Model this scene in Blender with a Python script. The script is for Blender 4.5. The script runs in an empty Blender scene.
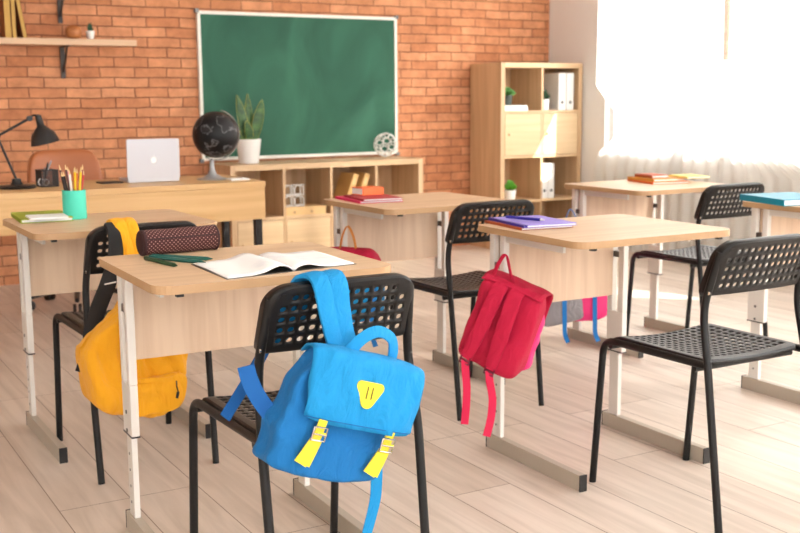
import bpy, bmesh, math, random
from mathutils import Vector, Matrix, noise
random.seed(7)
PI = math.pi
S = bpy.context.scene
C = S.collection
R = math.radians

# ------------------------------------------------------------------ materials
def srgb(r, g, b):
    f = lambda c: (c/255/12.92) if c/255 <= .04045 else ((c/255+.055)/1.055)**2.4
    return (f(r), f(g), f(b), 1)

def mat(name, col, rough=.5, metal=0, bump=0, bscale=60, vary=0, vscale=4, spec=.5, sheen=0):
    m = bpy.data.materials.new(name); m.use_nodes = True
    nt = m.node_tree; b = nt.nodes['Principled BSDF']
    b.inputs['Roughness'].default_value = rough
    b.inputs['Metallic'].default_value = metal
    b.inputs['Specular IOR Level'].default_value = spec
    b.inputs['Sheen Weight'].default_value = sheen
    b.inputs['Base Color'].default_value = col
    tc = nt.nodes.new('ShaderNodeTexCoord')
    n = nt.nodes.new('ShaderNodeTexNoise'); n.inputs['Scale'].default_value = vscale; n.inputs['Detail'].default_value = 4
    nt.links.new(tc.outputs['Object'], n.inputs['Vector'])
    mr = nt.nodes.new('ShaderNodeMapRange')
    mr.inputs['To Min'].default_value = 1-vary; mr.inputs['To Max'].default_value = 1+vary
    nt.links.new(n.outputs['Fac'], mr.inputs['Value'])
    mx = nt.nodes.new('ShaderNodeVectorMath'); mx.operation = 'SCALE'
    mx.inputs[0].default_value = col[:3]
    nt.links.new(mr.outputs['Result'], mx.inputs['Scale'])
    nt.links.new(mx.outputs[0], b.inputs['Base Color'])
    if bump:
        n2 = nt.nodes.new('ShaderNodeTexNoise'); n2.inputs['Scale'].default_value = bscale
        nt.links.new(tc.outputs['Object'], n2.inputs['Vector'])
        bp = nt.nodes.new('ShaderNodeBump'); bp.inputs['Strength'].default_value = bump; bp.inputs['Distance'].default_value = .004
        nt.links.new(n2.outputs['Fac'], bp.inputs['Height']); nt.links.new(bp.outputs[0], b.inputs['Normal'])
        if 'canvas' in name:      # soft creases of the cloth
            mp = nt.nodes.new('ShaderNodeMapping'); mp.inputs['Scale'].default_value = (1, 1, .45); mp.inputs['Rotation'].default_value = (.3, .5, .2)
            nt.links.new(tc.outputs['Object'], mp.inputs[0])
            n3 = nt.nodes.new('ShaderNodeTexNoise'); n3.inputs['Scale'].default_value = 26; n3.inputs['Detail'].default_value = 3; n3.inputs['Distortion'].default_value = 1.2
            nt.links.new(mp.outputs[0], n3.inputs['Vector'])
            b3 = nt.nodes.new('ShaderNodeBump'); b3.inputs['Strength'].default_value = .55; b3.inputs['Distance'].default_value = .016
            nt.links.new(n3.outputs['Fac'], b3.inputs['Height']); nt.links.new(bp.outputs[0], b3.inputs['Normal']); nt.links.new(b3.outputs[0], b.inputs['Normal'])
    return m

def wood(name, c1, c2, axis='X', rough=.45, scale=1.0, knots=.35):
    """grain that runs along axis"""
    m = bpy.data.materials.new(name); m.use_nodes = True
    nt = m.node_tree; b = nt.nodes['Principled BSDF']; b.inputs['Roughness'].default_value = rough
    tc = nt.nodes.new('ShaderNodeTexCoord'); mp = nt.nodes.new('ShaderNodeMapping')
    s = [34*scale]*3; s['XYZ'.index(axis)] = 1.6*scale
    mp.inputs['Scale'].default_value = s
    nt.links.new(tc.outputs['Object'], mp.inputs['Vector'])
    n = nt.nodes.new('ShaderNodeTexNoise'); n.inputs['Scale'].default_value = 1; n.inputs['Detail'].default_value = 6; n.inputs['Distortion'].default_value = .6
    nt.links.new(mp.outputs[0], n.inputs['Vector'])
    n2 = nt.nodes.new('ShaderNodeTexNoise'); n2.inputs['Scale'].default_value = .22; n2.inputs['Detail'].default_value = 2
    nt.links.new(mp.outputs[0], n2.inputs['Vector'])
    ad = nt.nodes.new('ShaderNodeMath'); ad.operation = 'MULTIPLY_ADD'; ad.inputs[1].default_value = knots
    nt.links.new(n2.outputs['Fac'], ad.inputs[0])
    sc = nt.nodes.new('ShaderNodeMath'); sc.operation = 'MULTIPLY'; sc.inputs[1].default_value = 1-knots
    nt.links.new(n.outputs['Fac'], sc.inputs[0]); nt.links.new(sc.outputs[0], ad.inputs[2])
    cr = nt.nodes.new('ShaderNodeValToRGB')
    cr.color_ramp.elements[0].position = .36; cr.color_ramp.elements[1].position = .62
    cr.color_ramp.elements[0].color = c2; cr.color_ramp.elements[1].color = c1
    nt.links.new(ad.outputs[0], cr.inputs['Fac']); nt.links.new(cr.outputs[0], b.inputs['Base Color'])
    return m

def brick_mat(name='brick', plane='XZ', k=1.0):
    m = bpy.data.materials.new(name); m.use_nodes = True
    nt = m.node_tree; b = nt.nodes['Principled BSDF']; b.inputs['Roughness'].default_value = .85
    tc = nt.nodes.new('ShaderNodeTexCoord')
    sx = nt.nodes.new('ShaderNodeSeparateXYZ'); cb = nt.nodes.new('ShaderNodeCombineXYZ')
    nt.links.new(tc.outputs['Object'], sx.inputs[0])
    nt.links.new(sx.outputs[plane[0]], cb.inputs['X']); nt.links.new(sx.outputs['Z'], cb.inputs['Y'])
    # wobble so courses are hand laid
    wn = nt.nodes.new('ShaderNodeTexNoise'); wn.inputs['Scale'].default_value = 5
    nt.links.new(cb.outputs[0], wn.inputs['Vector'])
    wm = nt.nodes.new('ShaderNodeVectorMath'); wm.operation = 'MULTIPLY_ADD'
    wm.inputs[1].default_value = (.026, .014, 0)
    nt.links.new(wn.outputs['Color'], wm.inputs[0]); nt.links.new(cb.outputs[0], wm.inputs[2])
    def br(ca, cbb, mo, ms, smooth):
        t = nt.nodes.new('ShaderNodeTexBrick'); t.offset = .42; t.squash = 1
        t.inputs['Scale'].default_value = 1; t.inputs['Brick Width'].default_value = .225
        t.inputs['Row Height'].default_value = .0655; t.inputs['Mortar Size'].default_value = ms
        t.inputs['Mortar Smooth'].default_value = smooth; t.inputs['Bias'].default_value = 0
        t.inputs['Color1'].default_value = ca; t.inputs['Color2'].default_value = cbb; t.inputs['Mortar'].default_value = mo
        nt.links.new(wm.outputs[0], t.inputs['Vector']); return t
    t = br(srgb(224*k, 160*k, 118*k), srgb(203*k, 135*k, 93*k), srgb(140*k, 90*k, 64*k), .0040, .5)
    n = nt.nodes.new('ShaderNodeTexNoise'); n.inputs['Scale'].default_value = 9; n.inputs['Detail'].default_value = 8; n.inputs['Roughness'].default_value = .65
    nt.links.new(cb.outputs[0], n.inputs['Vector'])
    cr = nt.nodes.new('ShaderNodeValToRGB'); cr.color_ramp.elements[0].color = (.72, .66, .62, 1); cr.color_ramp.elements[1].color = (1.12, 1.12, 1.12, 1)
    cr.color_ramp.elements[0].position = .3; cr.color_ramp.elements[1].position = .68
    nt.links.new(n.outputs['Fac'], cr.inputs['Fac'])
    mx = nt.nodes.new('ShaderNodeMix'); mx.data_type = 'RGBA'; mx.blend_type = 'MULTIPLY'; mx.inputs[0].default_value = 1
    nt.links.new(t.outputs['Color'], mx.inputs[6]); nt.links.new(cr.outputs[0], mx.inputs[7])
    nt.links.new(mx.outputs[2], b.inputs['Base Color'])
    bp = nt.nodes.new('ShaderNodeBump'); bp.inputs['Strength'].default_value = .7; bp.inputs['Distance'].default_value = .006; bp.invert = True
    nt.links.new(t.outputs['Fac'], bp.inputs['Height'])
    bp2 = nt.nodes.new('ShaderNodeBump'); bp2.inputs['Strength'].default_value = .5; bp2.inputs['Distance'].default_value = .005
    nt.links.new(n.outputs['Fac'], bp2.inputs['Height']); nt.links.new(bp.outputs[0], bp2.inputs['Normal'])
    nt.links.new(bp2.outputs[0], b.inputs['Normal'])
    return m

def floor_mat():
    m = bpy.data.materials.new('floor_planks'); m.use_nodes = True
    nt = m.node_tree; b = nt.nodes['Principled BSDF']; b.inputs['Roughness'].default_value = .42
    tc = nt.nodes.new('ShaderNodeTexCoord')
    sx = nt.nodes.new('ShaderNodeSeparateXYZ'); cb = nt.nodes.new('ShaderNodeCombineXYZ')
    nt.links.new(tc.outputs['Object'], sx.inputs[0])
    ax = nt.nodes.new('ShaderNodeMath'); ax.operation = 'ADD'; ax.inputs[1].default_value = -.640+.2045*40
    nt.links.new(sx.outputs['X'], ax.inputs[0])
    ay = nt.nodes.new('ShaderNodeMath'); ay.operation = 'ADD'; ay.inputs[1].default_value = 20.35
    nt.links.new(sx.outputs['Y'], ay.inputs[0])
    nt.links.new(ay.outputs[0], cb.inputs['X']); nt.links.new(ax.outputs[0], cb.inputs['Y'])
    t = nt.nodes.new('ShaderNodeTexBrick'); t.offset = .37; t.offset_frequency = 3
    t.inputs['Scale'].default_value = 1; t.inputs['Brick Width'].default_value = 1.3
    t.inputs['Row Height'].default_value = .2045; t.inputs['Mortar Size'].default_value = .0016; t.inputs['Mortar Smooth'].default_value = .2
    t.inputs['Color1'].default_value = srgb(222, 208, 195); t.inputs['Color2'].default_value = srgb(210, 193, 178); t.inputs['Mortar'].default_value = srgb(134, 108, 90)
    nt.links.new(cb.outputs[0], t.inputs['Vector'])
    mp = nt.nodes.new('ShaderNodeMapping'); mp.inputs['Scale'].default_value = (15, 1.1, 1)
    nt.links.new(tc.outputs['Object'], mp.inputs['Vector'])
    n = nt.nodes.new('ShaderNodeTexNoise'); n.inputs['Scale'].default_value = 1.6; n.inputs['Detail'].default_value = 7; n.inputs['Distortion'].default_value = .8
    nt.links.new(mp.outputs[0], n.inputs['Vector'])
    cr = nt.nodes.new('ShaderNodeValToRGB'); cr.color_ramp.elements[0].color = (.80, .77, .74, 1); cr.color_ramp.elements[1].color = (1.05, 1.05, 1.05, 1)
    cr.color_ramp.elements[0].position = .3; cr.color_ramp.elements[1].position = .62
    nt.links.new(n.outputs['Fac'], cr.inputs['Fac'])
    mx = nt.nodes.new('ShaderNodeMix'); mx.data_type = 'RGBA'; mx.blend_type = 'MULTIPLY'; mx.inputs[0].default_value = .85
    nt.links.new(t.outputs['Color'], mx.inputs[6]); nt.links.new(cr.outputs[0], mx.inputs[7])
    nt.links.new(mx.outputs[2], b.inputs['Base Color'])
    bp = nt.nodes.new('ShaderNodeBump'); bp.inputs['Strength'].default_value = .3; bp.inputs['Distance'].default_value = .002; bp.invert = True
    nt.links.new(t.outputs['Fac'], bp.inputs['Height']); nt.links.new(bp.outputs[0], b.inputs['Normal'])
    return m

def two_tone(name, c1, c2, scale=3, lo=.4, hi=.6, rough=.6, detail=5, stretch=(1, 1, 1), dist=0):
    m = bpy.data.materials.new(name); m.use_nodes = True
    nt = m.node_tree; b = nt.nodes['Principled BSDF']; b.inputs['Roughness'].default_value = rough
    tc = nt.nodes.new('ShaderNodeTexCoord'); mp = nt.nodes.new('ShaderNodeMapping'); mp.inputs['Scale'].default_value = stretch
    nt.links.new(tc.outputs['Object'], mp.inputs[0])
    n = nt.nodes.new('ShaderNodeTexNoise'); n.inputs['Scale'].default_value = scale; n.inputs['Detail'].default_value = detail; n.inputs['Distortion'].default_value = dist
    nt.links.new(mp.outputs[0], n.inputs['Vector'])
    cr = nt.nodes.new('ShaderNodeValToRGB'); cr.color_ramp.elements[0].position = lo; cr.color_ramp.elements[1].position = hi
    cr.color_ramp.elements[0].color = c1; cr.color_ramp.elements[1].color = c2
    nt.links.new(n.outputs['Fac'], cr.inputs['Fac']); nt.links.new(cr.outputs[0], b.inputs['Base Color'])
    return m

def dots_mat(name, base, dot, scale=90, r=.28):
    m = bpy.data.materials.new(name); m.use_nodes = True
    nt = m.node_tree; b = nt.nodes['Principled BSDF']; b.inputs['Roughness'].default_value = .85
    uv = nt.nodes.new('ShaderNodeUVMap'); uv.uv_map = 'UVMap'
    v = nt.nodes.new('ShaderNodeTexVoronoi'); v.inputs['Scale'].default_value = scale; v.inputs['Randomness'].default_value = 0
    mp = nt.nodes.new('ShaderNodeMapping'); mp.inputs['Rotation'].default_value = (0, 0, R(45))
    nt.links.new(uv.outputs[0], mp.inputs[0]); nt.links.new(mp.outputs[0], v.inputs['Vector'])
    cr = nt.nodes.new('ShaderNodeValToRGB'); cr.color_ramp.elements[0].color = dot; cr.color_ramp.elements[1].color = base
    cr.color_ramp.elements[0].position = r-.04; cr.color_ramp.elements[1].position = r+.04
    nt.links.new(v.outputs['Distance'], cr.inputs['Fac']); nt.links.new(cr.outputs[0], b.inputs['Base Color'])
    return m

def globe_mat():
    m = bpy.data.materials.new('globe_black'); m.use_nodes = True
    nt = m.node_tree; b = nt.nodes['Principled BSDF']; b.inputs['Roughness'].default_value = .42; b.inputs['Specular IOR Level'].default_value = .3
    tc = nt.nodes.new('ShaderNodeTexCoord')
    n = nt.nodes.new('ShaderNodeTexNoise'); n.inputs['Scale'].default_value = 13; n.inputs['Detail'].default_value = 5
    nt.links.new(tc.outputs['Object'], n.inputs['Vector'])
    cr = nt.nodes.new('ShaderNodeValToRGB'); e = cr.color_ramp.elements
    e[0].position = .50; e[0].color = (.006, .006, .007, 1); e[1].position = .545; e[1].color = (.014, .014, .016, 1)
    x = e.new(.522); x.color = (.16, .16, .17, 1)
    nt.links.new(n.outputs['Fac'], cr.inputs['Fac']); nt.links.new(cr.outputs[0], b.inputs['Base Color'])
    return m

def curtain_mat():
    m = bpy.data.materials.new('sheer_voile'); m.use_nodes = True
    nt = m.node_tree; nt.nodes.clear()
    o = nt.nodes.new('ShaderNodeOutputMaterial')
    d = nt.nodes.new('ShaderNodeBsdfDiffuse'); d.inputs[0].default_value = (.88, .86, .82, 1)
    t = nt.nodes.new('ShaderNodeBsdfTranslucent'); t.inputs[0].default_value = (.92, .91, .88, 1)
    tr = nt.nodes.new('ShaderNodeBsdfTransparent')
    a = nt.nodes.new('ShaderNodeMixShader'); a.inputs[0].default_value = .55
    b = nt.nodes.new('ShaderNodeMixShader'); b.inputs[0].default_value = .10
    nt.links.new(d.outputs[0], a.inputs[1]); nt.links.new(t.outputs[0], a.inputs[2])
    nt.links.new(a.outputs[0], b.inputs[1]); nt.links.new(tr.outputs[0], b.inputs[2])
    nt.links.new(b.outputs[0], o.inputs[0])
    return m

def pane_mat():
    m = bpy.data.materials.new('window_glass'); m.use_nodes = True
    nt = m.node_tree; nt.nodes.clear()
    o = nt.nodes.new('ShaderNodeOutputMaterial')
    g = nt.nodes.new('ShaderNodeBsdfGlossy'); g.inputs['Roughness'].default_value = .02
    tr = nt.nodes.new('ShaderNodeBsdfTransparent')
    a = nt.nodes.new('ShaderNodeMixShader'); a.inputs[0].default_value = .93
    nt.links.new(g.outputs[0], a.inputs[1]); nt.links.new(tr.outputs[0], a.inputs[2]); nt.links.new(a.outputs[0], o.inputs[0])
    return m

M = dict(
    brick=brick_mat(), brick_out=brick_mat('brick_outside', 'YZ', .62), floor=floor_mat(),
    wall=mat('wall_paint', srgb(236, 233, 229), .8, vary=.02), ceil=mat('ceiling_paint', srgb(245, 243, 240), .9),
    desk=wood('desk_oak_x', srgb(224, 193, 158), srgb(204, 170, 134), 'X'),
    deskz=wood('desk_oak_z', srgb(224, 196, 168), srgb(205, 172, 143), 'Z'),
    edge=mat('desk_edge', srgb(186, 148, 108), .5, vary=.06, vscale=20),
    tdesk=wood('teacher_oak', srgb(226, 186, 132), srgb(208, 164, 108), 'X', scale=.7),
    shelf=wood('shelf_oak', srgb(226, 193, 152), srgb(208, 172, 130), 'X', scale=.8),
    shelfz=wood('shelf_oak_z', srgb(222, 188, 148), srgb(200, 163, 122), 'Z', scale=.8),
    door=wood('shelf_front', srgb(228, 198, 156), srgb(214, 182, 140), 'X', scale=.8),
    wallshelf=wood('wall_shelf_wood', srgb(232, 196, 160), srgb(216, 178, 142), 'X'),
    metal=mat('leg_paint', srgb(226, 220, 212), .35, spec=.6, vary=.02), foot=mat('foot_paint', srgb(182, 170, 154), .42, vary=.03),
    cap=mat('black_plastic', srgb(30, 28, 28), .5), black=mat('chair_black', srgb(17, 15, 15), .42, bump=.1, bscale=700, spec=.35),
    blackmetal=mat('black_metal', srgb(26, 25, 26), .35), seat=mat('chair_seat_black', srgb(26, 24, 26), .36, bump=.1, bscale=700, spec=.45),
    chrome=mat('chrome', srgb(210, 205, 196), .22, metal=1), steel=mat('steel', srgb(120, 118, 116), .35, metal=1),
    grey=mat('grey_metal', srgb(170, 170, 172), .35, metal=.3),
    board=two_tone('chalkboard_green', srgb(26, 86, 66), srgb(50, 110, 86), 2.2, .3, .72, .7, 6, (1, 1, .6), 1.5),
    whiteframe=mat('white_frame', srgb(240, 236, 226), .4), white=mat('white_plastic', srgb(238, 236, 232), .4),
    ceramic=mat('white_ceramic', srgb(240, 238, 234), .25), paper=mat('paper', srgb(244, 243, 240), .85),
    print=two_tone('printed_page', srgb(238, 238, 240), srgb(250, 249, 248), 9, .36, .46, .7, 3, (1, 1, 1)),
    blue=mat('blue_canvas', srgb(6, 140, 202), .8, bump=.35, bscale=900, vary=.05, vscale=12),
    blue_shaded=mat('blue_canvas_body', srgb(4, 108, 174), .82, bump=.35, bscale=900, vary=.05, vscale=12),  # flap cloth again, darkened: the body's shade is in the colour
    blue_web=mat('blue_webbing', srgb(8, 90, 160), .8, bump=.3, bscale=1200),
    yellowpatch=mat('yellow_leather', srgb(222, 206, 44), .5), yellowdark=mat('yellow_stitch', srgb(96, 84, 22), .7),
    yellow=mat('yellow_canvas', srgb(244, 170, 10), .82, bump=.35, bscale=900, vary=.05, vscale=9, sheen=.1),
    pink=mat('crimson_canvas', srgb(194, 3, 58), .78, bump=.35, bscale=900, vary=.05, vscale=10),
    pinkl=mat('pink_nylon', srgb(244, 52, 128), .5, vary=.05, vscale=14, bump=.2, bscale=300),
    pinkw=mat('crimson_webbing', srgb(214, 16, 72), .7), darkred=mat('dark_red_plastic', srgb(110, 12, 44), .4),
    greybag=mat('grey_canvas', srgb(150, 146, 150), .8, bump=.2, bscale=700), orangeweb=mat('orange_webbing', srgb(214, 132, 36), .7),
    skyweb=mat('sky_blue_webbing', srgb(24, 122, 200), .7), blackweb=mat('black_webbing', srgb(22, 20, 22), .8),
    case=dots_mat('pencil_case_dots', srgb(66, 26, 26), srgb(170, 130, 120), 125, .19), caseend=mat('pencil_case_end', srgb(52, 20, 22), .8),
    green=mat('pencil_green', srgb(20, 92, 84), .4), green2=mat('pencil_dark_green', srgb(24, 70, 40), .4),
    teal=mat('turquoise_cup', srgb(72, 208, 180), .45), lime=mat('lime_cover', srgb(158, 172, 42), .6), olive=mat('olive_cover', srgb(96, 92, 50), .6),
    bookpink=mat('magenta_cover', srgb(222, 40, 100), .5), bookred=mat('dark_red_cover', srgb(170, 20, 40), .5),
    bookorange=mat('orange_cover', srgb(240, 110, 50), .5), amber=mat('amber_cover', srgb(222, 150, 50), .5), rust=mat('rust_cover', srgb(176, 80, 36), .6),
    purple=mat('lilac_cover', srgb(150, 136, 220), .5), indigo=mat('indigo_cover', srgb(50, 40, 150), .45),
    tealbook=mat('teal_cover', srgb(0, 142, 170), .45), yellowcover=mat('straw_cover', srgb(236, 220, 120), .6),
    leather=mat('tan_leather', srgb(180, 106, 62), .36, vary=.05, vscale=6, bump=.2, bscale=200),
    alu=mat('laptop_silver', srgb(206, 206, 212), .35, metal=.25), logo=mat('laptop_logo', srgb(252, 252, 252), .3),
    mesh=mat('mesh_black', srgb(44, 36, 34), .5), globe=globe_mat(),
    leaf=two_tone('snake_leaf', srgb(30, 72, 42), srgb(84, 122, 58), 14, .35, .75, .45, 3, (1, 1, 2.5)), leafedge=mat('leaf_yellow_edge', srgb(190, 182, 78), .5),
    succ=mat('succulent_green', srgb(86, 140, 70), .5, vary=.15, vscale=40), succd=mat('succulent_dark', srgb(42, 78, 48), .5, vary=.15, vscale=40), grass=mat('pot_plant_bright_green', srgb(92, 168, 40), .5, vary=.15, vscale=40),
    soil=mat('soil', srgb(60, 42, 30), .9), potdark=mat('dark_pot', srgb(62, 72, 66), .6), sphere=wood('turned_wood', srgb(198, 128, 74), srgb(172, 100, 52), 'X'),
    bookspine=mat('ochre_spine', srgb(206, 164, 84), .6), bookcover=mat('brown_cover', srgb(150, 88, 44), .7),
    boxwood=mat('box_wood', srgb(228, 190, 134), .6, vary=.04), curtain=curtain_mat(), pane=pane_mat(),
    bracket=mat('bracket_iron', srgb(70, 62, 58), .4, metal=.6), cork=mat('binder_cream', srgb(214, 172, 108), .6),
)
PENC = [mat('pencil_'+n, srgb(*c), .4) for n, c in dict(red=(206, 44, 40), brown=(96, 44, 34), yellow=(236, 196, 40), orange=(228, 120, 40), black=(40, 30, 30), maroon=(140, 24, 40), pink=(230, 120, 140), white=(235, 230, 220)).items()]

# ------------------------------------------------------------------ mesh helpers
def link(name, bm, material, parent=None, smooth=None, solid=0, bevel=0, sub=0, off=0, loc=None, rot=None):
    me = bpy.data.meshes.new(name)
    if smooth is not None:
        bm.normal_update()
        for f in bm.faces: f.smooth = True
        for e in bm.edges:
            if len(e.link_faces) == 2 and e.calc_face_angle(0) > R(smooth): e.smooth = False
    bm.to_mesh(me); bm.free()
    for mm in (material if isinstance(material, (list, tuple)) else [material]): me.materials.append(M[mm] if isinstance(mm, str) else mm)
    o = bpy.data.objects.new(name, me); C.objects.link(o)
    if parent: o.parent = parent
    if loc: o.location = loc
    if rot: o.rotation_euler = rot
    if solid:
        k = o.modifiers.new('Solid', 'SOLIDIFY'); k.thickness = solid; k.offset = off
    if bevel:
        k = o.modifiers.new('Bevel', 'BEVEL'); k.width = bevel; k.segments = 2; k.limit_method = 'ANGLE'; k.angle_limit = R(40)
    if sub:
        k = o.modifiers.new('Sub', 'SUBSURF'); k.levels = sub; k.render_levels = sub
    return o

def tag(o, label=None, cat=None, group=None, kind=None):
    if label: o['label'] = label
    if cat: o['category'] = cat
    if group: o['group'] = group
    if kind: o['kind'] = kind
    return o

def thing(name, label, cat, loc=(0, 0, 0), rz=0, group=None, rot=None):
    o = bpy.data.objects.new(name, None); C.objects.link(o); o.empty_display_size = .1
    o.location = loc; o.rotation_euler = rot if rot else (0, 0, rz)
    return tag(o, label, cat, group)

def dup(src, loc=None, rz=None, label=None, group=None, parent=None):
    c = src.copy(); C.objects.link(c)
    if parent: c.parent = parent
    if loc is not None: c.location = loc
    if rz is not None: c.rotation_euler = (0, 0, rz)
    if label: c['label'] = label
    if group: c['group'] = group
    for ch in list(src.children): dup(ch, parent=c)
    return c

def box(bm, x0, x1, y0, y1, z0, z1, mx=None):
    r = bmesh.ops.create_cube(bm, size=1)
    mtx = Matrix.Translation(((x0+x1)/2, (y0+y1)/2, (z0+z1)/2)) @ Matrix.Diagonal((x1-x0, y1-y0, z1-z0, 1))
    if mx: mtx = mx @ mtx
    bmesh.ops.transform(bm, matrix=mtx, verts=r['verts'])
    return r['verts']

def B(): return bmesh.new()
def bx(name, m, parent, *a, **k):
    bm = B(); box(bm, *a); return link(name, bm, m, parent, **k)

def prism(bm, pts, z0, z1, mx=None, mi=(0, 0, 0)):
    """pts: 2D outline; extruded z0..z1"""
    lo = [bm.verts.new((x, y, z0)) for x, y in pts]; hi = [bm.verts.new((x, y, z1)) for x, y in pts]
    n = len(pts)
    f = bm.faces.new(hi); f.material_index = mi[0]
    f = bm.faces.new(lo[::-1]); f.material_index = mi[2]
    for i in range(n):
        f = bm.faces.new((lo[i], lo[(i+1) % n], hi[(i+1) % n], hi[i])); f.material_index = mi[1]
    if mx: bmesh.ops.transform(bm, matrix=mx, verts=lo+hi)

def rrect(x0, x1, y0, y1, r, n=6, rs=None):
    rs = rs or (r, r, r, r); out = []
    for (cx, cy, a0), rr in zip(((x1, y1, 0), (x0, y1, 90), (x0, y0, 180), (x1, y0, 270)), rs):
        sx = -1 if cx == x1 else 1; sy = -1 if cy == y1 else 1
        for i in range(n+1):
            a = R(a0+90*i/n); out.append((cx+sx*rr+rr*math.cos(a), cy+sy*rr+rr*math.sin(a)))
    return out

def lathe(bm, prof, n=24, mx=None):
    vs = []; rings = []
    for r, z in prof:
        if r < 1e-6: ring = [bm.verts.new((0, 0, z))]
        else: ring = [bm.verts.new((r*math.cos(2*PI*i/n), r*math.sin(2*PI*i/n), z)) for i in range(n)]
        rings.append(ring); vs += ring
    for a, b in zip(rings, rings[1:]):
        for i in range(n):
            j = (i+1) % n
            if len(a) == 1 and len(b) == 1: continue
            if len(a) == 1: bm.faces.new((a[0], b[j], b[i]))
            elif len(b) == 1: bm.faces.new((a[i], a[j], b[0]))
            else: bm.faces.new((a[i], a[j], b[j], b[i]))
    bmesh.ops.recalc_face_normals(bm, faces=bm.faces)
    if mx: bmesh.ops.transform(bm, matrix=mx, verts=vs)

def fillet(pts, r, n=6):
    pts = [Vector(p) for p in pts]; out = [pts[0]]
    for a, b, c in zip(pts, pts[1:], pts[2:]):
        u = (a-b); v = (c-b); lu, lv = u.length, v.length
        d = min(r, lu*.49, lv*.49); p0 = b+u/lu*d; p2 = b+v/lv*d
        for i in range(n+1):
            t = i/n; out.append(p0*(1-t)**2+b*2*t*(1-t)+p2*t*t)
    out.append(pts[-1]); return out

def tube(bm, pts, r, n=10, caps=True, fr=0, rx=None):
    pts = fillet(pts, fr) if fr else [Vector(p) for p in pts]
    up = None; rings = []; N = len(pts)
    for i, p in enumerate(pts):
        t = (pts[min(i+1, N-1)]-pts[max(i-1, 0)]).normalized()
        if up is None:
            up = t.orthogonal().normalized()
        up = (up-t*up.dot(t)).normalized(); s = t.cross(up)
        rr = r(i/(N-1)) if callable(r) else r
        rings.append([bm.verts.new(p+(up*math.cos(2*PI*k/n)+s*math.sin(2*PI*k/n))*rr) for k in range(n)])
    for a, b in zip(rings, rings[1:]):
        for k in range(n): bm.faces.new((a[k], a[(k+1) % n], b[(k+1) % n], b[k]))
    if caps: bm.faces.new(rings[0][::-1]); bm.faces.new(rings[-1])

def smooth_path(pts, sub=6):
    P = [Vector(p) for p in pts]; P = [P[0]*2-P[1]]+P+[P[-1]*2-P[-2]]; out = []
    for a, b, c, d in zip(P, P[1:], P[2:], P[3:]):
        for i in range(sub):
            t = i/sub
            out.append(.5*((2*b)+(c-a)*t+(2*a-5*b+4*c-d)*t*t+(3*b-a-3*c+d)*t**3))
    out.append(P[-2]); return out

def ribbon(bm, pts, w, th, wd, sub=6, puff=0):
    """strap: path pts (smoothed), width w, thickness th, width direction wd (vector or list per point)"""
    P = smooth_path(pts, sub) if sub > 1 else [Vector(p) for p in pts]
    N = len(P); rings = []
    if isinstance(wd, list): W = smooth_path(wd, sub) if sub > 1 else [Vector(v) for v in wd]
    else: W = [Vector(wd)]*N
    ws = smooth_path([(q, 0, 0) for q in w], sub) if isinstance(w, list) else [Vector((w, 0, 0))]*N
    for i, p in enumerate(P):
        t = (P[min(i+1, N-1)]-P[max(i-1, 0)]).normalized()
        d = W[i]-t*W[i].dot(t); d = d.normalized(); nn = t.cross(d); h = ws[i].x/2
        prof = [(-1, -.5), (-.6, -.5-puff), (0, -.5-puff*1.2), (.6, -.5-puff), (1, -.5), (1, .5), (.6, .5+puff), (0, .5+puff*1.2), (-.6, .5+puff), (-1, .5)]
        rings.append([bm.verts.new(p+d*h*a+nn*th*b) for a, b in prof])
    for a, b in zip(rings, rings[1:]):
        for k in range(10): bm.faces.new((a[k], a[(k+1) % 10], b[(k+1) % 10], b[k]))
    bm.faces.new(rings[0][::-1]); bm.faces.new(rings[-1])
    bmesh.ops.recalc_face_normals(bm, faces=bm.faces)

def softbox(bm, w, d, h, k=6, n=12, fn=None):
    """superellipsoid bag shape centred on origin; fn(x,y,z in -1..1, p)->p"""
    r = bmesh.ops.create_cube(bm, size=2)
    bmesh.ops.subdivide_edges(bm, edges=bm.edges[:], cuts=n, use_grid_fill=True)
    for v in bm.verts:
        x, y, z = v.co
        s = 1/((abs(x)**k+abs(y)**k+abs(z)**k)**(1/k))
        x, y, z = x*s, y*s, z*s
        p = Vector((x*w/2, y*d/2, z*h/2))
        v.co = fn(x, y, z, p) if fn else p

def wrinkle(p, amp, sc, seed=0):
    return noise.noise(Vector(p)*sc+Vector((seed, seed*1.7, 0)))*amp

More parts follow.
